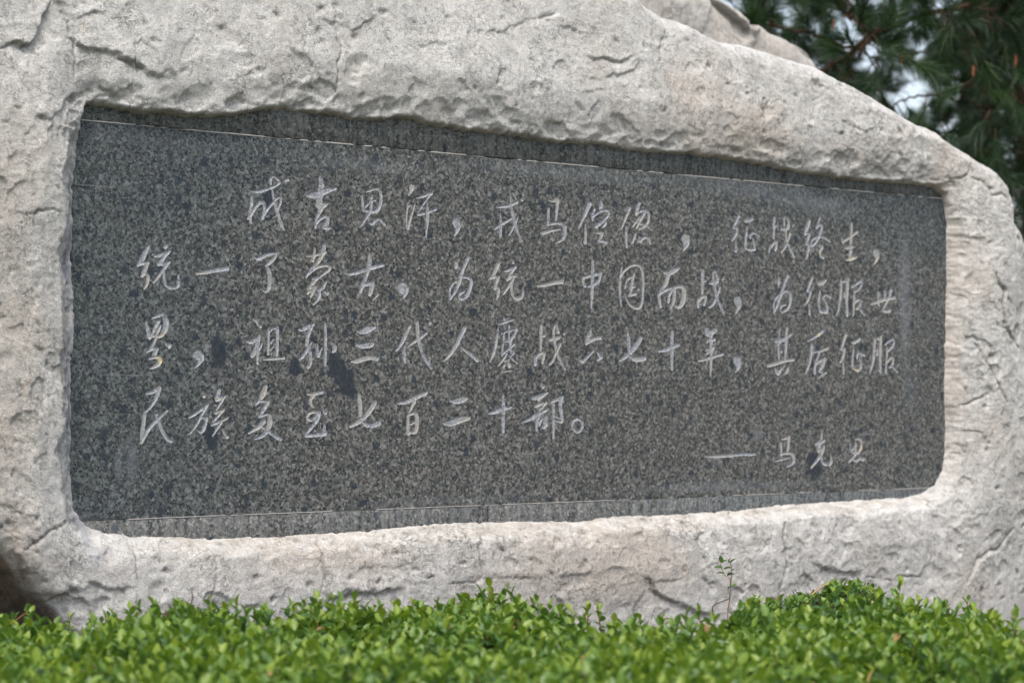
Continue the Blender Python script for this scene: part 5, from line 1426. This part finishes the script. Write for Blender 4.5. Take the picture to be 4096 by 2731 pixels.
def build_small_plants():
    rng = np.random.default_rng(5)
    # low shrub behind the hedge at the right
    root = empty('low_shrub', tuple(cs(np.array(1.12), np.array(6.85), 0.0)))
    tag(root, 'low twiggy shrub with small leaves between the hedge and the boulder', 'shrub')
    ox = np.array(root.location)
    sky = [(2940, 2440), (2990, 2400), (3020, 2370), (3080, 2400), (3150, 2395), (3180, 2370), (3240, 2350), (3300, 2322), (3330, 2306), (3370, 2322), (3430, 2310), (3470, 2325), (3500, 2345), (3560, 2400), (3640, 2420)]
    B = []; LN = []; LG = []
    tw = Tubes(4)
    for k in range(420):
        u = rng.uniform(2940, 3620); dep = rng.uniform(6.45, 7.0)
        vt = np.interp(u, [p[0] for p in sky], [p[1] for p in sky])
        v = vt + 22 * perlin(np.array(u / 40.0), np.array(0.5)) * 2 + 14 + abs(rng.normal(0, 1)) * 50
        tip = np.array(atdepth(u, v, dep))
        ln = np.array([rng.normal(0, .45), rng.normal(0, .45), 1.0]); ln /= np.linalg.norm(ln)
        L = rng.uniform(.03, .06)
        B.append(tip - ln * L); LN.append(ln); LG.append(L)
        if rng.random() < .35:
            root_p = np.array(atdepth(3330 + rng.normal(0, 130), 2560, 6.7)); root_p[2] = .55
            b = tip - ln * L
            md = (b * .6 + root_p * .4) + rng.normal(0, .03, 3)
            tw.add([root_p - ox, (root_p * .6 + b * .4) + rng.normal(0, .02, 3) - ox, md - ox, b - ox, tip - ox], [.004, .003, .0022, .0016, .0008])
    for k in range(40):
        root_p = np.array(atdepth(3330 + rng.normal(0, 150), 2560, 6.7)); root_p[2] = .6
        tp = np.array(atdepth(rng.uniform(3150, 3520), rng.uniform(2350, 2420), rng.uniform(6.4, 6.9)))
        tw.add([root_p - ox, (root_p + tp) / 2 + rng.normal(0, .03, 3) - ox, tp - ox], [.005, .0035, .0015])
    for k in range(14):
        p = np.array(atdepth(3330 + rng.normal(0, 60), 2560, 6.7)); p[2] = -.02; q = p.copy(); q[2] = .6; q[:2] += rng.normal(0, .08, 2)
        tw.add([p - ox, (p + q) / 2 - ox, q - ox], [.012, .009, .006])
    tw.build('twigs', M_DEADTWIG, root)['kind'] = 'stuff'
    P, D, S, T, TP = shoots(np.array(B), np.array(LN), np.array(LG), 6, rng.uniform(.019, .028, len(B)), rng, np.full(len(B), .42))
    place_leaves(P - ox, D, S, rng.normal(0, .4, len(P)), T, 'foliage', root)['kind'] = 'stuff'
    # sapling in front of the stone
    sprig('sapling', 'thin sapling with few small leaves standing alone before the stone right of centre',
          [(2905, 2560), (2910, 2430), (2918, 2390), (2920, 2310), (2900, 2300), (2886, 2275), (2878, 2245)], [6.9] * 7,
          [(2884, 2248, -3, -18, .022), (2884, 2250, 22, -14, .021), (2917, 2252, 24, -22, .025), (2915, 2250, 4, -20, .016), (2890, 2270, -30, -4, .027), (2892, 2275, 24, -6, .027), (2896, 2292, -28, -4, .024),
           (2905, 2300, 30, -8, .024), (2924, 2280, 8, -4, .013), (2922, 2345, 18, -12, .021), (2920, 2340, -6, 10, .016)], 'sapling', rad=.0012)
    sprig('dead_twig', 'bare brown broken twig rising from the hedge left of centre', [(705, 2520), (735, 2475), (752, 2445), (765, 2415), (775, 2390), (770, 2362)], [5.98, 5.97, 5.96, 5.95, 5.95, 5.95],
          [], 'twig', rad=.0022, mat=M_DEADTWIG)
    sprig('leafy_twig', 'slanting twig with small green leaves at the lower left corner', [(0, 2525), (40, 2498), (75, 2472), (105, 2450), (125, 2435)], [5.9] * 5,
          [(60, 2475, -6, -30, .024), (66, 2472, 12, -24, .022), (112, 2446, 4, -40, .026), (118, 2446, 26, 2, .018), (30, 2500, -12, -30, .022), (40, 2494, 16, -4, .016), (104, 2452, 20, 6, .018)], 'twig', tone=.45)
    sprig('grey_twig', 'crooked leafless grey twig leaning against the foot of the stone', [(2850, 2470), (2848, 2425), (2862, 2410), (2915, 2392), (2925, 2300), (2922, 2250)], [6.75] * 6, [], 'twig', rad=.0018, mat=M_DEADTWIG)
    # straw coloured pine needles and stalks lying on the hedge
    for k, (u, v, du, dv, dep, lab) in enumerate([(1035, 2550, 35, 42, 5.5, 'pale dry stalk lying on the hedge near the left'), (3350, 2520, 60, -55, 5.6, 'tan dry pine needle pair lying on the right part of the hedge'),
            (3245, 2375, 70, -48, 6.4, 'long tan pine needle curving over the low shrub'), (3560, 2590, 25, -60, 5.1, 'upright tan needle in the hedge near the right edge'), (3060, 2575, 34, 20, 5.2, 'short orange needle on the hedge below the low shrub'),
            (1780, 2700, 20, -40, 4.6, 'blurred tan stalk at the bottom centre of the hedge'), (3465, 2730, 20, -55, 4.6, 'thick blurred tan stalk at the bottom right of the hedge'), (2030, 2560, 30, -60, 5.6, 'grey bent stalk in the hedge right of the tall shoot')]):
        a = atdepth(u, v, dep); b = atdepth(u + du, v + dv, dep)
        t = Tubes(5)
        m_ = (a + b) / 2 + Vector((0, 0, .004))
        t.add([Vector((0, 0, 0)), m_ - a, b - a], [.0020, .0018, .0009])
        if k in (1, 3): t.add([Vector((.006, 0, -.004)), m_ - a + Vector((.006, 0, -.002)), b - a + Vector((.012, 0, -.004))], [.0018, .0016, .0009])
        o = t.build('dry_needle', M_STRAW)
        o.location = a
        tag(o, lab, 'pine needle', 'dry needles and stalks fallen on the hedge')

# ------------------------------------------------------------------ pines
def needle_tufts(tips, dirs, rng, per, nl, name, parent, tone0, ox, wid=.0011):
    n = len(tips)
    T = np.repeat(tips, per, 0); Dr = np.repeat(dirs, per, 0)
    back = rng.uniform(0, .11, n * per)
    base = T - Dr * back[:, None]
    r = rng.normal(size=(n * per, 3)); r -= (r * Dr).sum(1)[:, None] * Dr; r /= np.linalg.norm(r, axis=1)[:, None]
    spread = rng.uniform(.25, 1.2, n * per) * np.repeat(rng.uniform(.5, 1.15, n), per)
    v = Dr + r * spread[:, None]; v[:, 2] -= rng.uniform(0, .22, n * per); v /= np.linalg.norm(v, axis=1)[:, None]
    L = nl * rng.uniform(.75, 1.15, n * per)
    side = np.cross(v, rng.normal(size=(n * per, 3))); side /= np.linalg.norm(side, axis=1)[:, None]
    mid = base + v * (L * .55)[:, None] ; tip = base + v * L[:, None]; tip[:, 2] -= L * .10
    w = wid
    V = np.stack([base - side * w, base + side * w, mid + side * w, mid - side * w, tip], 1).reshape(-1, 3)
    k = np.arange(n * per)[:, None] * 5
    q = k + np.array([[0, 1, 2, 3]]); t = k + np.array([[3, 2, 4]])
    tone = np.clip(np.repeat(tone0, per) + rng.normal(0, .1, n * per), 0, 1)
    o = mesh_from(name, V - ox, [q, t], M_NEEDLE, parent, {'tone': np.repeat(tone, 5)})
    o['kind'] = 'stuff'
    return o

GAPS = [(3345, 55, 55, 45), (3420, 42, 45, 35), (3375, 95, 45, 25), (3265, 90, 25, 35), (3235, 150, 30, 20), (3270, 205, 28, 20), (3700, 215, 75, 40), (3660, 300, 40, 25), (3630, 365, 70, 45), (3680, 330, 30, 25), (3640, 430, 75, 38), (3720, 350, 25, 25),
        (4065, 770, 45, 60), (4080, 860, 40, 60), (4060, 400, 25, 25), (3960, 400, 25, 14), (4000, 185, 60, 14), (3880, 215, 22, 20), (3250, 110, 14, 30)]
def in_gap(p, k=1.0):
    u, v, d = project(p[..., 0], p[..., 1], p[..., 2])
    m = np.zeros(u.shape, bool)
    for (a, b, ra, rb) in GAPS: m |= ((u - a) / (ra * k)) ** 2 + ((v - b) / (rb * k)) ** 2 < 1
    return m

def build_pines():
    rng = np.random.default_rng(77)
    # near pine: limbs reach in from a trunk standing outside the frame to the right
    root = empty('pine_tree', tuple(cs(np.array(2.75), np.array(12.6), 0.0)))
    tag(root, 'nearer pine with reddish limbs and long green needles right of the boulders', 'tree')
    ox = np.array(root.location)
    tr = Tubes(12)
    tz = np.linspace(-.1, 6.5, 12)
    tr.add([Vector((0.06 * math.sin(z * 1.3), .05 * math.sin(z * 2), z)) for z in tz], list(np.linspace(.17, .04, 12)))
    tr.build('trunk', M_BARK, root)
    limbs = [  # picture traced limbs: points and distances, radii
        ([(4700, 300), (4200, 170), (3936, 168), (3800, 190)], 12.4, .020, .010),
        ([(4650, -250), (3900, -100), (3640, -60), (3573, -10), (3554, 64), (3520, 120), (3490, 146), (3420, 195), (3350, 254), (3290, 275), (3200, 300)], 11.6, .024, .011),
        ([(3490, 146), (3560, 110), (3700, 51), (3800, 40), (4000, -30), (4500, -100)], 11.6, .016, .012),
        ([(3490, 146), (3460, 180), (3400, 215)], 11.6, .022, .014),
        ([(3420, 20), (3390, 60), (3440, 90), (3480, 130)], 11.5, .010, .008),
        ([(3330, -30), (3370, 10), (3410, 70)], 11.8, .014, .010),
        ([(3060, 95), (3150, 113), (3220, 120), (3300, 150), (3420, 195)], 11.7, .008, .012),
        ([(4600, 500), (4250, 425), (4096, 418), (3960, 430), (3850, 395)], 12.5, .016, .008),
        ([(3400, 300), (3450, 330), (3520, 360), (3600, 470)], 12.2, .010, .006),
        ([(4300, 60), (4040, 40), (3950, -5)], 11.9, .010, .008),
        ([(3590, 410), (3640, 395), (3700, 380), (3800, 372), (3900, 340)], 12.3, .006, .010),
        ([(3900, 130), (3850, 80), (3780, 50)], 12.0, .008, .006),
        ([(4700, 900), (4300, 760), (4100, 690), (3900, 640), (3750, 560)], 12.8, .018, .008),
        ([(4700, 1100), (4300, 980), (4150, 950)], 12.8, .016, .008),
    ]
    LT = Tubes(7); nodes = []
    for (pp, dep, r0, r1) in limbs:
        P = [atdepth(u, v, dep + 0.12 * math.sin(i * 1.7)) for i, (u, v) in enumerate(pp)]
        Q = [P[0]]
        for a, b in zip(P[:-1], P[1:]):
            for t in (1 / 3, 2 / 3, 1): Q.append(a.lerp(b, t) + Vector(rng.normal(0, .006, 3)))
        LT.add([q - Vector(ox) for q in Q], list(np.linspace(r0 * .85, r1 * .75, len(Q))))
        nodes += Q
    o = LT.build('limb', M_BARK, root)
    def twigset(region, count, dep_rng, skyfn, minlen=.12):
        tips = []; dirs = []; T = Tubes(4)
        tries = 0
        nd = np.array([tuple(q) for q in region])
        while len(tips) < count and tries < count * 12:
            tries += 1
            u = rng.uniform(2880, 4520); v = rng.uniform(-420, 1150); dep = rng.uniform(*dep_rng)
            p = np.array(atdepth(u, v, dep))
            if v > skyfn(u): continue
            if in_gap(p, 0.72): continue
            k = np.argmin(((nd - p) ** 2).sum(1))
            b = nd[k]
            d = p - b; L = np.linalg.norm(d)
            if L < .03: continue
            d = d / L
            d = d + np.array([rng.normal(0, .3), rng.normal(0, .3), .35 + rng.normal(0, .25)]); d /= np.linalg.norm(d)
            tips.append(p); dirs.append(d)
            if L < 0.35 and not in_gap((p + b) / 2, 1.0):
                s = p - d * min(L * .5, .2)
                T.add([b - ox, (b * .5 + s * .5) + rng.normal(0, .01, 3) - ox, s - ox, p - ox], [.005, .004, .003, .002])
            else:
                T.add([p - d * .16 - ox, p - ox], [.003, .002])
        return np.array(tips), np.array(dirs), T
    sky = lambda u: 2000
    tips, dirs, T = twigset(nodes, 900, (11.1, 12.9), sky)
    T.build('twigs', M_BARKDARK, root)['kind'] = 'stuff'
    uu, vv, _ = project(tips[:, 0], tips[:, 1], tips[:, 2])
    tone = np.clip(.42 + .25 * perlin(tips[:, 0] * 1.5, tips[:, 1] * 1.5, tips[:, 2] * 1.5) * 2 + rng.normal(0, .12, len(tips)), .02, 1)
    needle_tufts(tips, dirs, rng, 120, .13, 'needles', root, tone, ox)
    # reddish candles on some tips
    for (u, v) in [(3336, 100), (3610, 240), (3898, 288), (4068, 245)]:
        p = atdepth(u, v, 11.3)
        t = Tubes(6)
        t.add([Vector((0, 0, -.02)), Vector((0, 0, 0)), Vector((.003, 0, .022)), Vector((.004, 0, .036))], [.003, .006, .005, .001])
        b = t.build('bud', M_BUD, root)
        b.location = p - Vector(ox)
    # farther, darker pine that fills the gaps
    r2 = empty('pine_tree', tuple(cs(np.array(3.1), np.array(16.0), 0.0)))
    tag(r2, 'farther dark pine filling the background at the right edge', 'tree')
    ox2 = np.array(r2.location)
    tr = Tubes(10)
    tr.add([Vector((0, 0, z)) for z in np.linspace(-.1, 8, 8)], list(np.linspace(.2, .05, 8)))
    tr.build('trunk', M_BARK, r2)
    tips = []; dirs = []; T = Tubes(4)
    LB = Tubes(6)
    for (pp, r0) in [([(4500, 640), (4100, 420), (3800, 300), (3650, 260)], .02), ([(4500, 900), (4150, 700), (3850, 560)], .02), ([(4500, 200), (4000, 0), (3600, -60), (3300, 0)], .02)]:
        P = [atdepth(u, v, 15.2) - Vector(ox2) for u, v in pp]
        LB.add(P, list(np.linspace(r0, r0 * .4, len(P))))
    LB.build('limb', M_BARKDARK, r2)
    while len(tips) < 1300:
        u = rng.uniform(2950, 4750); v = rng.uniform(-450, 1250); dep = rng.uniform(14.3, 16.6)
        p = np.array(atdepth(u, v, dep))
        if in_gap(p, 0.72): continue
        dens = 0.75 + (0.45 if v > 480 else 0) + 0.2 * (u > 3700)
        if rng.random() > dens: continue
        d = np.array([-CA * .5 + rng.normal(0, .6), SA * .5 + rng.normal(0, .6), .25 + rng.normal(0, .35)]); d /= np.linalg.norm(d)
        tips.append(p); dirs.append(d)
        T.add([p - d * .2 - ox2, p - ox2], [.004, .002])
    T.build('twigs', M_BARKDARK, r2)['kind'] = 'stuff'
    tips = np.array(tips); dirs = np.array(dirs)
    tone = np.clip(.20 + rng.normal(0, .10, len(tips)), 0, 1)
    needle_tufts(tips, dirs, rng, 95, .15, 'needles', r2, tone, ox2, .0016)

def build_ground():
    n = 60
    g = np.concatenate([[-1500, -300, -80, -30], np.linspace(-12, 16, n), [30, 80, 300, 1500]])
    X, Y = np.meshgrid(g, g, indexing='ij')
    Z = 0.03 * perlin(X * .6, Y * .6, 1.0) * (np.abs(X) < 20) * (np.abs(Y) < 20)
    m = len(g)
    i = np.arange(m - 1)[:, None]; j = np.arange(m - 1)[None]
    f = np.stack([i * m + j, (i + 1) * m + j, (i + 1) * m + j + 1, i * m + j + 1], -1).reshape(-1, 4)
    o = mesh_from('ground', np.stack([X.ravel(), Y.ravel(), Z.ravel()], 1), [f], M_GROUND, smooth=True)
    tag(o, kind='structure')
    # bank of dark planting soil round the stone and under the hedge
    s = np.linspace(-2.6, 3.4, 90); d = np.linspace(3.2, 9.6, 80)
    S, D = np.meshgrid(s, d, indexing='ij')
    P = cs(S, D, 0.0)
    e = np.minimum.reduce([(S + 2.6), (3.4 - S), (D - 3.2) * 1.5, (9.6 - D)])
    H = np.clip(e / .5, 0, 1); H = H * H * (3 - 2 * H)
    mound = 0.32 * np.clip((D - 4.3) / 1.4, 0, 1) * np.exp(-((S + 1.3) / 1.0) ** 2) 
    P[..., 2] = -.03 + H * (0.20 + mound + .05 * perlin(S * 3, D * 3, 2.0) + .02 * perlin(S * 14, D * 14, 2.0))
    n1, n2 = S.shape
    i = np.arange(n1 - 1)[:, None]; j = np.arange(n2 - 1)[None]
    f = np.stack([i * n2 + j, (i + 1) * n2 + j, (i + 1) * n2 + j + 1, i * n2 + j + 1], -1).reshape(-1, 4)
    o = mesh_from('soil_bank', P.reshape(-1, 3), [f], M_SOIL, smooth=True)
    tag(o, kind='structure')

build_ground()
build_boulder()
build_back_rock()
build_plaque()
build_pines()
build_hedge()
build_small_plants()
